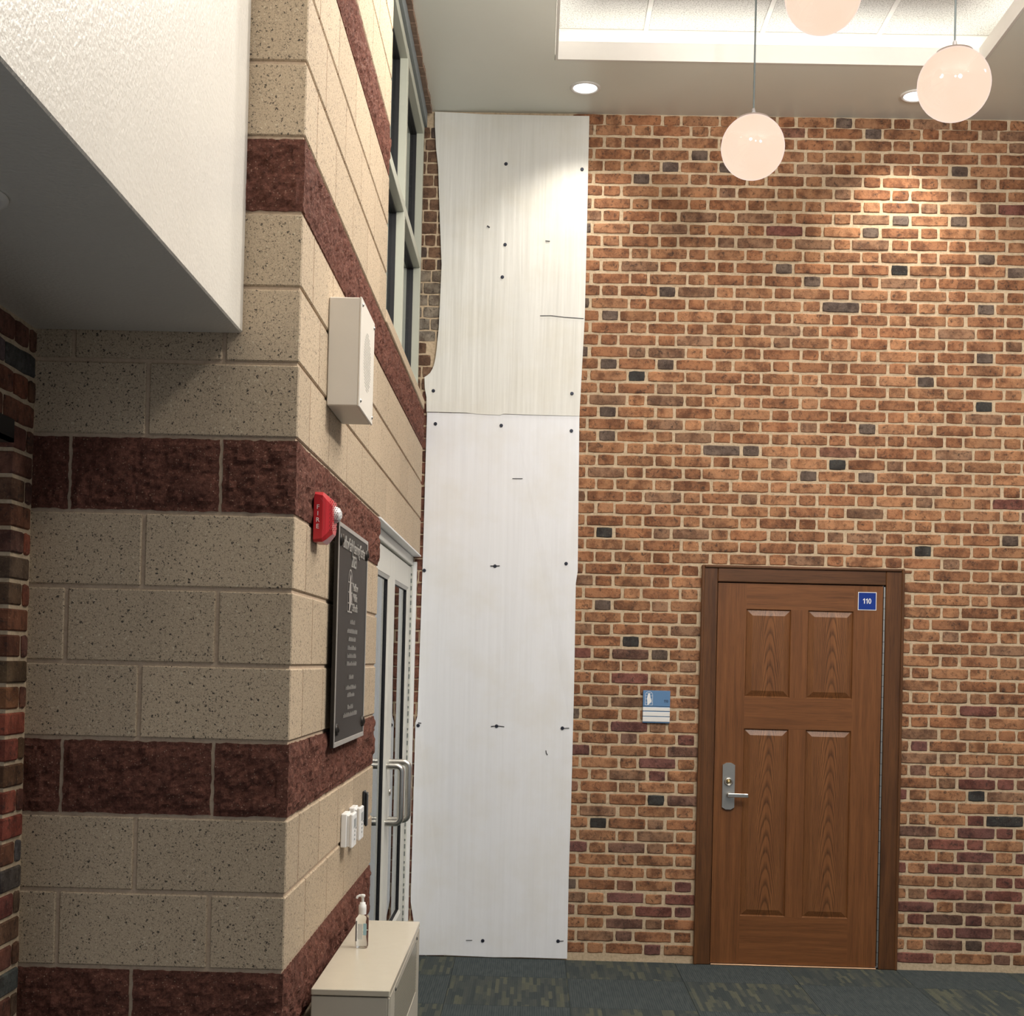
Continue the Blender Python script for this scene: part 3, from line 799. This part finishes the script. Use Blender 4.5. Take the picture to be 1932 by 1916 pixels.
mb = MB(); mb.lathe([(.014, .012), (.014, .045), (.010, .050)], (1.754, -FD, .945), 'Y', 16, T=TW)
wbox(mb, 1.742, FD + .040, .934, 1.856, FD + .056, .956, .003); part('lever', mb, m_steel, lk)

def text(name, body, size, origin, ux, uy, mat, parent, ext=.0006, align='CENTER', sx=1.0):
    cu = bpy.data.curves.new(name, 'FONT'); cu.body = body; cu.size = size; cu.align_x = align; cu.align_y = 'CENTER'; cu.extrude = ext
    cu.materials.append(mat); cu.resolution_u = 3
    tmp = bpy.data.objects.new('tmp', cu); C.objects.link(tmp)
    me = bpy.data.meshes.new_from_object(tmp.evaluated_get(bpy.context.evaluated_depsgraph_get()))
    me.name = name; bpy.data.objects.remove(tmp)
    if not me.materials: me.materials.append(mat)
    o = bpy.data.objects.new(name, me); C.objects.link(o)
    ux = Vector(ux).normalized(); uy = Vector(uy).normalized(); n = ux.cross(uy)
    m = Matrix((ux * sx, uy, n)).transposed().to_4x4(); m.translation = Vector(origin) - base(parent)
    o.parent = parent; o.matrix_local = m
    return o
def numerals(h, origin, ux, mat, parent, ext=.0008):
    """the digits 1 1 0 in a plain sans cut, centred on origin"""
    ux = Vector(ux).normalized(); n = ux.cross(uZ); O = Vector(origin); mb = MB(); sw = h * .155
    P0 = lambda a, b: O + ux * a + uZ * b
    P1 = lambda a, b: O + ux * a + uZ * b + n * ext
    for cx in (-h * .60, -h * .06):
        mb.prism([(cx, -h / 2), (cx + sw, -h / 2), (cx + sw, h / 2), (cx + sw * .25, h / 2), (cx - h * .20, h * .28), (cx - h * .20, h * .14), (cx, h * .25)], P0, P1)
    cx, N, a, b = h * .50, 24, h * .27, h * .51
    o = [(cx + a * math.cos(2 * math.pi * k / N), b * math.sin(2 * math.pi * k / N)) for k in range(N)]
    q = [(cx + (a - sw) * math.cos(2 * math.pi * k / N), (b - sw * .9) * math.sin(2 * math.pi * k / N)) for k in range(N)]
    mb.add([P1(*p) for p in o + q], [(k, (k + 1) % N, N + (k + 1) % N, N + k) for k in range(N)])
    return part('numerals', mb, mat, parent)
UXW = W(1, 0, 0) - W(0, 0, 0)
# number sticker on the door
sg = thing('room_number_sticker', W(2.499, FD, 2.04), 'square navy sticker reading 110 at the top corner of the oak door', 'sign')
mb = MB(); wbox(mb, 2.448, FD, 1.989, 2.550, FD + .0016, 2.090); part('border', mb, m_wink, sg)
mb = MB(); wbox(mb, 2.4515, FD + .001, 1.9925, 2.5465, FD + .0024, 2.0865); part('panel', mb, m_navy, sg)
numerals(.029, W(2.4985, FD + .0025, 2.040), UXW, m_wink, sg)

# blue room sign on the bricks
rs = thing('room_sign', W(1.340, 0, 1.423), 'small blue and white room sign reading 110 on the bricks left of the oak door', 'sign')
SA, SB, SC_, SD = 1.266, 1.4165, 1.333, 1.5135
mb = MB(); wbox(mb, SA, .001, SC_, SB, .012, SD, .001); part('backing', mb, m_blue, rs, 'blue backing')
mb = MB(); wbox(mb, SA, .011, 1.4265, SB, .0155, SD, .001); part('header', mb, m_blue, rs, 'blue header with a white arched window emblem')
for z0, z1 in ((1.4005, 1.4200), (1.3710, 1.3950), (1.3400, 1.3665)):
    mb = MB(); wbox(mb, SA, .011, z0, SB, .0160, z1, .001); part('insert_strip', mb, m_wsign, rs, 'blank white insert')
numerals(.0150, W(1.3945, .0157, 1.4555), UXW, m_ink, rs)
def arch_emblem(mb, cx, z0, w_, h_, P, d, t_=.0016):
    """arched window outline with glazing bars and a pale slanted tower figure in it; P(x,d,z)"""
    r = w_ / 2; n = 14; zc = z0 + h_ - r
    outer = [(cx - r, z0), (cx + r, z0)] + [(cx + r * math.cos(math.pi * i / n), zc + r * math.sin(math.pi * i / n)) for i in range(n + 1)]
    ri = r - t_
    inner = [(cx - ri, z0 + t_), (cx + ri, z0 + t_)] + [(cx + ri * math.cos(math.pi * i / n), zc + ri * math.sin(math.pi * i / n)) for i in range(n + 1)]
    N = len(outer)
    mb.add([P(x, d, z) for x, z in outer] + [P(x, d, z) for x, z in inner], [(k, (k + 1) % N, N + (k + 1) % N, N + k) for k in range(N)])
    for f in (.20, .45, .68):
        z = z0 + h_ * f; mb.add([P(cx - ri, d, z), P(cx + ri, d, z), P(cx + ri, d, z + t_ * .8), P(cx - ri, d, z + t_ * .8)], [(0, 1, 2, 3)])
    for a in (.9, 1.57, 2.24):
        u, v_ = math.cos(a), math.sin(a)
        mb.add([P(cx - v_ * t_ * .4, d, zc + u * t_ * .4), P(cx + v_ * t_ * .4, d, zc - u * t_ * .4), P(cx + u * ri + v_ * t_ * .4, d, zc + v_ * ri - u * t_ * .4), P(cx + u * ri - v_ * t_ * .4, d, zc + v_ * ri + u * t_ * .4)], [(0, 1, 2, 3)])
    S_ = lambda pts: mb.add([P(cx + x * w_, d + .0003, z0 + z * h_) for x, z in pts], [tuple(range(len(pts)))])
    S_([(-.10, .84), (0, .90), (.10, .84), (.13, .76), (-.13, .76)]); S_([(-.13, .76), (.13, .76), (.22, .52), (-.26, .50)])
    S_([(-.26, .50), (.22, .52), (.38, .32), (.30, .22), (-.20, .22)]); S_([(-.20, .22), (.30, .22), (-.08, .02), (-.20, .02)])
mb = MB(); arch_emblem(mb, 1.2985, 1.4315, .042, .0765, W, .0161); part('emblem', mb, m_wink, rs, 'white arched window emblem')

# ================================================================ HARDBOARD SHEETS on the back wall
def sheet(name, outline, d0, d1, mat, label, screws, slits):
    cx = sum(p[0] for p in outline) / len(outline); z0 = min(p[1] for p in outline)
    th = thing(name, W(cx, 0, z0), label, 'wall board', group=None)
    n = len(outline); mb = MB()
    mb.prism(outline, lambda a, b: W(a, d0, b), lambda a, b: W(a, d1 + .004 * noise.noise(Vector((a * 9, b * 2.2, 1))), b)); part('board', mb, mat, th)
    for x, z in screws:
        mb = MB(); mb.lathe([(.0098, .0), (.0098, .002), (.007, .0035)], (x, -d1 - .002, z), 'Y', 12, T=TW); part('screw', mb, m_screw, th)
    for pts, w_ in slits:
        mb = MB()
        for (x0, z0_), (x1, z1_) in zip(pts[:-1], pts[1:]):
            L = math.hypot(x1 - x0, z1_ - z0_); nx, nz = -(z1_ - z0_) / L * w_, (x1 - x0) / L * w_
            mb.add([W(x0 - nx, d1 + .0045, z0_ - nz), W(x1 - nx, d1 + .0045, z1_ - nz), W(x1 + nx, d1 + .0045, z1_ + nz), W(x0 + nx, d1 + .0045, z0_ + nz)], [(0, 1, 2, 3)])
        part('slit', mb, m_slit, th, 'thin dark slit in the board')
    return th
def dense(poly, step=.12):
    out = []
    for (a, b), (c, d) in zip(poly, poly[1:] + poly[:1]):
        k = max(1, int(math.hypot(c - a, d - b) / step))
        out += [(a + (c - a) * i / k, b + (d - b) * i / k) for i in range(k)]
    return out
lower = [(.018, 3.043), (.015, 2.232), (.009, 1.517), (.007, 1.339), (-.003, 1.30), (-.004, .744), (-.005, .3), (.047, -.0 + .004), (.20, .008), (.463, .004), (.62, .009), (.877, .008), (.875, .472), (.879, .916), (.880, 1.509), (.876, 2.103), (.885, 2.17), (.874, 3.040)]
sheet('lower_wall_board', dense(lower), .004, .010, m_board, 'tall smooth white hardboard sheet standing on the carpet, screwed over the bricks',
      [(.067, 2.98), (.437, 2.978), (.831, 2.956), (.025, 2.155), (.421, 2.188), (.819, 2.211), (.012, 1.285), (.452, 1.293), (.82, 1.291), (.404, .095), (.824, .105)],
      [([(.507, 2.681), (.564, 2.682)], .0018), ([(.395, 2.188), (.448, 2.190)], .0028), ([(.42, 1.290), (.452, 1.295), (.495, 1.291)], .0022), ([(.82, 1.291), (.858, 1.292)], .002), ([(.731, 1.165), (.734, 1.148), (.741, 1.140)], .0022), ([(.310, .095), (.345, .096)], .0018), ([(.824, .105), (.855, .107)], .0022), ([(.012, 1.30), (.03, 1.298)], .0025)])
upper = [(.020, 4.742), (.161, 4.738), (.293, 4.731), (.436, 4.732), (.705, 4.729), (.890, 4.730), (.891, 4.192), (.891, 3.594), (.874, 3.040), (.60, 3.041), (.448, 3.044), (.430, 3.036), (.30, 3.040), (.239, 3.046), (.015, 3.047), (.013, 3.128), (.002, 3.180), (-.002, 3.242), (.013, 3.251), (.030, 3.266), (.043, 3.290), (.050, 3.309), (.058, 3.35), (.063, 3.399), (.072, 3.519), (.076, 3.699), (.079, 3.879), (.068, 4.05), (.063, 4.118), (.051, 4.329), (.046, 4.43), (.031, 4.539), (.022, 4.659)]
sheet('upper_wall_board', dense(upper, .2), .006, .013, m_board_up, 'creased off-white hardboard sheet with a torn left edge, up under the ceiling',
      [(.428, 4.452), (.856, 4.428), (.423, 3.813), (.434, 3.996), (.051, 3.165), (.829, 3.165)],
      [([(.640, 3.598), (.70, 3.600), (.78, 3.592), (.885, 3.587)], .0020), ([(.33, 4.10), (.345, 4.09)], .004), ([(.66, 4.02), (.685, 4.018)], .003)])

# ================================================================ PENDANT GLOBES and recessed lights
def pendant(loc, label, R=.1525):
    x, y, z = loc
    p = thing('globe_pendant', (x, y, z), label, 'pendant lamp', group='globe pendants hanging from the tray')
    mb = MB(); prof = [(max(.0005, R * math.sin(math.pi * i / 28)), z - R * math.cos(math.pi * i / 28)) for i in range(0, 27)]
    mb.lathe(prof, (x, y, 0), 'Z', 40, caps=False); part('globe', mb, m_globe, p)
    ang = [.002 + .50 * i / 8 for i in range(9)]
    mb = MB(); mb.lathe([(max(.0005, (R + .006) * math.sin(t_)), z + (R + .006) * math.cos(t_)) for t_ in reversed(ang)], (x, y, 0), 'Z', 32, caps=True); part('cap', mb, m_alucap, p)
    mb = MB(); mb.lathe([(.013, z + R + .002), (.013, z + R + .012), (.009, z + R + .022), (.009, z + R + .030), (.005, z + R + .036)], (x, y, 0), 'Z', 14); part('stem', mb, m_alucap, p)
    mb = MB(); mb.tube([(x, y, z + R + .03), (x, y, (z + ZA) / 2), (x, y, ZA - .02)], .0045, 8); part('cord', mb, m_cord, p)
    mb = MB(); mb.lathe([(.06, ZA - .022), (.06, ZA - .006), (.055, ZA - .004)], (x, y, 0), 'Z', 24); part('canopy', mb, m_alucap, p)
pendant((1.647, 2.965, 4.162), 'opal globe pendant on a thin cord, nearest the brick wall')
pendant((2.377, 2.186, 4.152), 'opal globe pendant by the right corner of the lit tray')
pendant((1.746, 1.844, 4.360), 'highest hung opal globe pendant, cut by the top edge of the photo')

def downlight(x, y, z, r, lens, label, grp='recessed downlights in the soffit'):
    d = thing('ceiling_downlight', (x, y, z), label, 'downlight', group=grp)
    mb = MB(); mb.lathe([(r, z - .0005), (r, z - .006), (r * .86, z - .009), (r * .76, z - .004), (r * .76, z + .003)], (x, y, 0), 'Z', 36, caps=False); part('trim_ring', mb, m_trimw, d)
    mb = MB(); mb.lathe([(r * .78, z - .004), (r * .4, z - .0045), (.001, z - .0045)], (x, y, 0), 'Z', 32, caps=False); part('lens', mb, lens, d)
downlight(.853, 3.705, ZC, .083, m_lens, 'lit round downlight in the soffit above the white boards')
downlight(2.63, 3.731, ZC, .083, m_lens, 'lit round downlight half hidden behind the right globe')
downlight(-.475, -1.09, ZB, .098, plain('unlit_lens', (.55, .54, .50), .4), 'unlit round downlight in the dark low soffit at the left edge', None)

# ================================================================ THINGS ON THE BLOCK WALL
# loudspeaker box
sp = thing('wall_speaker', (0, .485, 2.418), 'white square metal loudspeaker box high on the block wall', 'loudspeaker')
Y0, Y1, D = .486, .822, .101
mb = MB(); mb.bbox(.001, Y0, 2.418, D - .006, Y1, 2.748, .003); part('housing', mb, m_box, sp)
fp = MB(); fp.bbox(D - .007, Y0 - .001, 2.416, D, Y1 + .001, 2.750, .002); gr = part('front_plate', fp, m_box, sp)
sl = MB(); cy, cz, RR = (Y0 + Y1) / 2, 2.583, .092
for i in range(-10, 11):
    z = cz + i * .0088; hw = math.sqrt(max(0, RR * RR - (i * .0088) ** 2))
    yy = cy - hw
    while yy < cy + hw - .008:
        sl.box(D - .001, yy, z - .0022, D + .0004, yy + .010, z + .0022); yy += .016
part('grille_slots', sl, plain('shadowed_slot', (.42, .40, .36), .9), gr, 'round field of speaker slots', 'stuff')
for y in (Y0 + .02, Y1 - .02):
    for z in (2.438, 2.73):
        mb = MB(); mb.lathe([(.006, D), (.006, D + .002), (.003, D + .004)], (0, y, z), 'X', 10); part('screw', mb, m_nickel, sp)

# fire alarm
fa = thing('fire_alarm', (0, .32, 1.985), 'red fire alarm horn strobe lettered FIRE on the red block band', 'fire alarm')
fy0, fy1, fz0, fz1 = .262, .385, 1.985, 2.128
mb = MB()
def rr(y0, y1, z0, z1, x, c):
    return [(x, y0 + c, z0), (x, y1 - c, z0), (x, y1, z0 + c), (x, y1, z1 - c), (x, y1 - c, z1), (x, y0 + c, z1), (x, y0, z1 - c), (x, y0, z0 + c)]
mb.ring([rr(fy0, fy1, fz0, fz1, .001, .006), rr(fy0, fy1, fz0, fz1, .026, .010), rr(fy0 + .006, fy1 - .004, fz0 + .008, fz1 - .008, .036, .014), rr(fy0 + .022, fy1 - .014, fz0 + .026, fz1 - .022, .052, .016)], 0, False)
bd = part('body', mb, m_red, fa)
mb = MB()
mb.add([(.030, fy0 - .0012, 2.095), (.020, fy0 - .0012, 2.110), (.021, fy0 - .0012, 2.111), (.0315, fy0 - .0012, 2.095), (.0315, fy0 - .0012, 2.02), (.030, fy0 - .0012, 2.02)], [(0, 3, 2, 1), (5, 4, 3, 0)])
part('edge_highlight', mb, plain('red_highlight', (.66, .10, .10), .3), bd)  # lighter red stands for light caught on the moulded edge
gh = MB()
for i in range(17):
    for j in range(4):
        y = .275 + j * .006 + (.003 if i % 2 else 0); x = .0405 + (y - .270) * .85; z = 2.020 + i * .0058
        gh.add([(x - .0016 + .0016, y - .0017, z), (x + .0016, y, z - .0017), (x + .0030, y + .0017, z), (x + .0016, y, z + .0017)], [(0, 1, 2, 3)])
part('horn_grille', gh, plain('dark_red_hole', (.10, .006, .008), .8), bd, 'dark diamond holes of the horn', 'stuff')
mb = MB(); mb.lathe([(.026, .046), (.025, .056), (.019, .066), (.008, .072), (.001, .072)], (0, .335, 2.070), 'X', 12, caps=False); part('strobe_lens', mb, m_strobe, fa, 'clear faceted strobe lens')
for i, ch in enumerate('FIRE'):
    text('letter', ch, .0185, (.013, fy0 - .0006, 2.084 - i * .0185), (1, 0, 0), uZ, m_wink, fa, .0004)
fa.location.x = .006

# bronze plaque
pq = thing('bronze_plaque', (0, 1.0, 1.371), 'dark bronze dedication plaque with raised lettering on the block wall', 'plaque')
py0, py1, pz0, pz1 = .625, 1.380, 1.371, 2.082
mb = MB(); mb.bbox(0.0167, py0, pz0, 0.0277, py1, pz1, .0008); part('plate', mb, m_bronzed, pq)
mb = MB(); mb.box(0.0272, py0 + .016, pz0 + .016, 0.0284, py1 - .016, pz1 - .016); part('field', mb, m_bronze, pq, 'matt dark lettering field')
fr = MB()
fr.bbox(0.0276, py0, pz0, 0.0307, py0 + .014, pz1, .001); fr.bbox(0.0276, py1 - .014, pz0, 0.0307, py1, pz1, .001)
fr.bbox(0.0276, py0 + .014, pz0, 0.0307, py1 - .014, pz0 + .016, .001); fr.bbox(0.0276, py0 + .014, pz1 - .014, 0.0307, py1 - .014, pz1, .001)
part('rim', fr, m_bronzeh, pq, 'bright bronze rim')
for y, z in ((py0 + .045, pz0 + .055), (py0 + .045, pz1 - .055), (py1 - .045, pz0 + .055), (py1 - .045, pz1 - .055)):
    mb = MB(); mb.lathe([(.020, .028), (.020, .032), (.016, .037), (.011, .035), (.008, .040), (.001, .041)], (0, y, z), 'X', 16, caps=False); part('rosette', mb, m_bronzed, pq, 'bronze rosette bolt cover')
def ptext(body, size, y, z, sx=1.0): text('lettering', body, size, (0.0298, y, z), uY, uZ, m_bronzeh, pq, .0016, 'CENTER', sx)
yc = (py0 + py1) / 2
ptext('Ludlow Early Learning Center', .062, yc, 2.026, .76); ptext('2023', .058, yc, 1.976)
mb = MB(); arch_emblem(mb, yc - .085, 1.805, .115, .145, lambda a, d, z: Vector((.0288 + d, a, z)), .0016, .005); part('emblem', mb, m_bronzeh, pq, 'raised arched window emblem')
ptext('Ludlow', .040, yc + .050, 1.893); ptext('Public', .040, yc + .050, 1.858); ptext('Schools', .040, yc + .050, 1.823)
ln = MB(); rl_ = random.Random(3)   # the small lines are too small to read: raised letter-like strokes
for z, wd in ((1.774, .12), (1.743, .25), (1.716, .18), (1.687, .21), (1.660, .22), (1.634, .24), (1.589, .11), (1.554, .26), (1.529, .17), (1.488, .14), (1.463, .34)):
    y = yc - wd / 2
    while y < yc + wd / 2:
        h = rl_.choice((.010, .010, .014, .015)); ln.box(0.0280, y, z - .006, 0.0306, y + .0032, z - .006 + h)
        if rl_.random() < .5: ln.box(0.0280, y, z - .006 + h * .55, 0.0303, y + .0085, z - .003 + h * .55)
        y += rl_.choice((.0075, .0075, .009, .014))
part('small_lettering', ln, m_bronzeh, pq, 'rows of small raised lettering', 'stuff')

# thermostats and reader
def thermostat(y0, label, tall=.116):
    y1 = y0 + .098; z0 = 1.004; z1 = z0 + tall
    th = thing('thermostat', (0, (y0 + y1) / 2, z0), label, 'thermostat', group='white thermostats on the block wall')
    mb = MB(); mb.bbox(.001, y0, z0, .022, y1, z1, .003); part('base', mb, m_white, th)
    mb = MB(); mb.bbox(.022, y0 + .004, z0 + .003, .031, y1 - .004, z1 - .006, .002); part('neck', mb, m_white, th)
    mb = MB(); mb.bbox(.031, y0 + .001, z0 - .002, .044, y1 - .001, z1, .004); cv = part('cover', mb, m_white, th)
    mb = MB(); mb.box(.0435, y0 + .020, z0 + .066, .0446, y1 - .02, z0 + .096); part('display', mb, m_lcd, cv, 'grey display')
    for i in range(3):
        mb = MB(); mb.bbox(.0435, y0 + .036, z0 + .022 + i * .014, .0455, y0 + .052, z0 + .029 + i * .014, .001); part('button', mb, m_lcd, cv)
    mb = MB(); mb.bbox(.0435, y0 + .066, z0 + .058, .0455, y0 + .078, z0 + .065, .001); part('button', mb, m_lcd, cv)
thermostat(1.047, 'white thermostat on the block wall, the one nearer the corner')
thermostat(1.250, 'white thermostat on the block wall, beside the black card reader')
cr = thing('card_reader', (0, 1.665, 1.01), 'slim black card reader on the block wall next to the glass doors', 'card reader')
mb = MB(); mb.bbox(.001, 1.645, 1.010, .011, 1.690, 1.142, .003); part('base', mb, m_blackp, cr)
mb = MB(); mb.bbox(.011, 1.648, 1.006, .020, 1.687, 1.136, .003); part('cover', mb, m_blackp, cr)
mb = MB(); mb.box(.0198, 1.655, 1.127, .0204, 1.680, 1.131); part('indicator', mb, m_nickel, cr)

# ================================================================ CABINET with perforated front
cx0, cx1, cy0, cy1, cz1 = .031, .258, .285, 1.343, .704
cab = thing('convector_cabinet', ((cx0 + cx1) / 2, (cy0 + cy1) / 2, 0), 'low beige metal cabinet with perforated front against the block wall', 'cabinet')
mb = MB(); mb.bbox(cx0, cy0, .685, cx1, cy1, cz1, .0025); part('top', mb, m_cab, cab, 'glossy beige lid')
mb = MB(); mb.bbox(cx0 + .001, cy0 + .003, .003, cx1 - .006, cy1 - .003, .682, .002); part('body', mb, m_cabs, cab)
mb = MB(); mb.bbox(cx1 - .006, cy0 + .004, .03, cx1 - .001, cy0 + .020, .680, .0015); part('corner_strip', mb, m_cabs, cab)
ga, gb, gz0, gz1 = .440, 1.235, .475, .660
fr = MB(); X0, X1 = cx1 - .006, cx1
fr.box(X0, cy0 + .024, .03, X1, cy1 - .004, gz0); fr.box(X0, cy0 + .024, gz1, X1, cy1 - .004, .680); fr.box(X0, cy0 + .024, gz0, X1, ga, gz1); fr.box(X0, gb, gz0, X1, cy1 - .004, gz1)
fpn = part('front_panel', fr, m_cabs, cab)
# perforated grille: plate with real diamond holes; sheet behind coloured dark for inner shade
pg = MB(); NY, NZ = 56, 18
dy, dz = (gb - ga) / NY, (gz1 - gz0) / NZ
for j in range(NZ):
    sh = dy / 2 if j % 2 else 0
    z = gz0 + j * dz; zc_ = z + dz / 2; hy, hz = dy * .40, dz * .44
    for i in range(NY - (1 if j % 2 else 0)):
        y = ga + sh + i * dy; yc_ = y + dy / 2; x = X1 - .001
        pg.add([(x, y, z), (x, y + dy, z), (x, y + dy, z + dz), (x, y, z + dz), (x, yc_, zc_ - hz), (x, yc_ + hy, zc_), (x, yc_, zc_ + hz), (x, yc_ - hy, zc_)],
               [(0, 1, 5, 4), (1, 2, 6, 5), (2, 3, 7, 6), (3, 0, 4, 7)])
    if sh:
        for a, b in ((ga, ga + sh), (gb - sh, gb)): pg.add([(X1 - .001, a, z), (X1 - .001, b, z), (X1 - .001, b, z + dz), (X1 - .001, a, z + dz)], [(0, 1, 2, 3)])
part('perforated_grille', pg, m_cab, fpn, 'perforated beige grille', 'stuff')
mb = MB(); mb.box(X0 + .0025, ga, gz0, X0 + .0035, gb, gz1); part('cavity_shade', mb, m_hole_shade, fpn)
for y in (cy0 + .17, cy1 - .13):
    mb = MB(); mb.lathe([(.006, X1), (.006, X1 + .002), (.003, X1 + .003)], (0, y, .668), 'X', 12); part('latch', mb, m_black, fpn)

# ================================================================ SANITISER BOTTLE
bx, by, bz = .105, .864, cz1
bt = thing('sanitizer_bottle', (bx, by, bz), 'clear pump bottle of hand sanitizer on the beige cabinet', 'bottle')
def orect(hx, hy, c, z, n=5):
    P = []
    for sx, sy, a0 in ((1, 1, 0), (-1, 1, 1), (-1, -1, 2), (1, -1, 3)):
        for k in range(n):
            a = (a0 + k / (n - 1)) * math.pi / 2; P.append((bx + sx * (hx - c) + c * math.cos(a), by + sy * (hy - c) + c * math.sin(a), z))
    return P
prof = [(.018, .014, bz + .0008), (.0215, .0165, bz + .006), (.0215, .0165, bz + .088), (.0205, .0155, bz + .096), (.014, .012, bz + .104), (.0105, .0105, bz + .110), (.0105, .0105, bz + .114)]
mb = MB(); mb.ring([orect(a, b, min(a, b) * .8, z) for a, b, z in prof], 0, True); bdy = part('bottle_body', mb, m_clear, bt)
mb = MB(); mb.ring([orect(a - .003, b - .003, (min(a, b) - .003) * .8, z) for a, b, z in ((.019, .015, bz + .005), (.0213, .0163, bz + .010), (.0213, .0163, bz + .058))], 0, True); part('gel', mb, m_gel, bdy)
mb = MB(); mb.box(bx - .012, by - .0172, bz + .030, bx + .004, by - .0168, bz + .080); part('label', mb, plain('pale_label', (.66, .68, .66), .4), bdy, 'pale front label')
mb = MB(); mb.box(bx + .006, by - .0173, bz + .044, bx + .017, by - .0168, bz + .082); part('label', mb, plain('aqua_label', (.34, .55, .62), .4), bdy, 'aqua band of the label')
mb = MB(); mb.box(bx - .0195, by - .0172, bz + .024, bx - .0145, by - .0166, bz + .090)
part('label', mb, plain('grey_print', (.16, .15, .15), .5), bdy, 'dark column of small print')
mb = MB(); mb.lathe([(.0125, bz + .110), (.0130, bz + .128), (.0125, bz + .140), (.0095, bz + .142), (.0095, bz + .148), (.0045, bz + .149)], (bx, by, 0), 'Z', 20); part('collar', mb, m_white, bt)
mb = MB(); mb.lathe([(.0045, bz + .146), (.0045, bz + .164), (.0075, bz + .166), (.0085, bz + .172), (.006, bz + .1745)], (bx, by, 0), 'Z', 16)
mb.tube([(bx, by, bz + .170), (bx - .010, by - .002, bz + .1705), (bx - .017, by - .003, bz + .167), (bx - .019, by - .0032, bz + .161)], .0040, 10); part('pump', mb, m_white, bt)
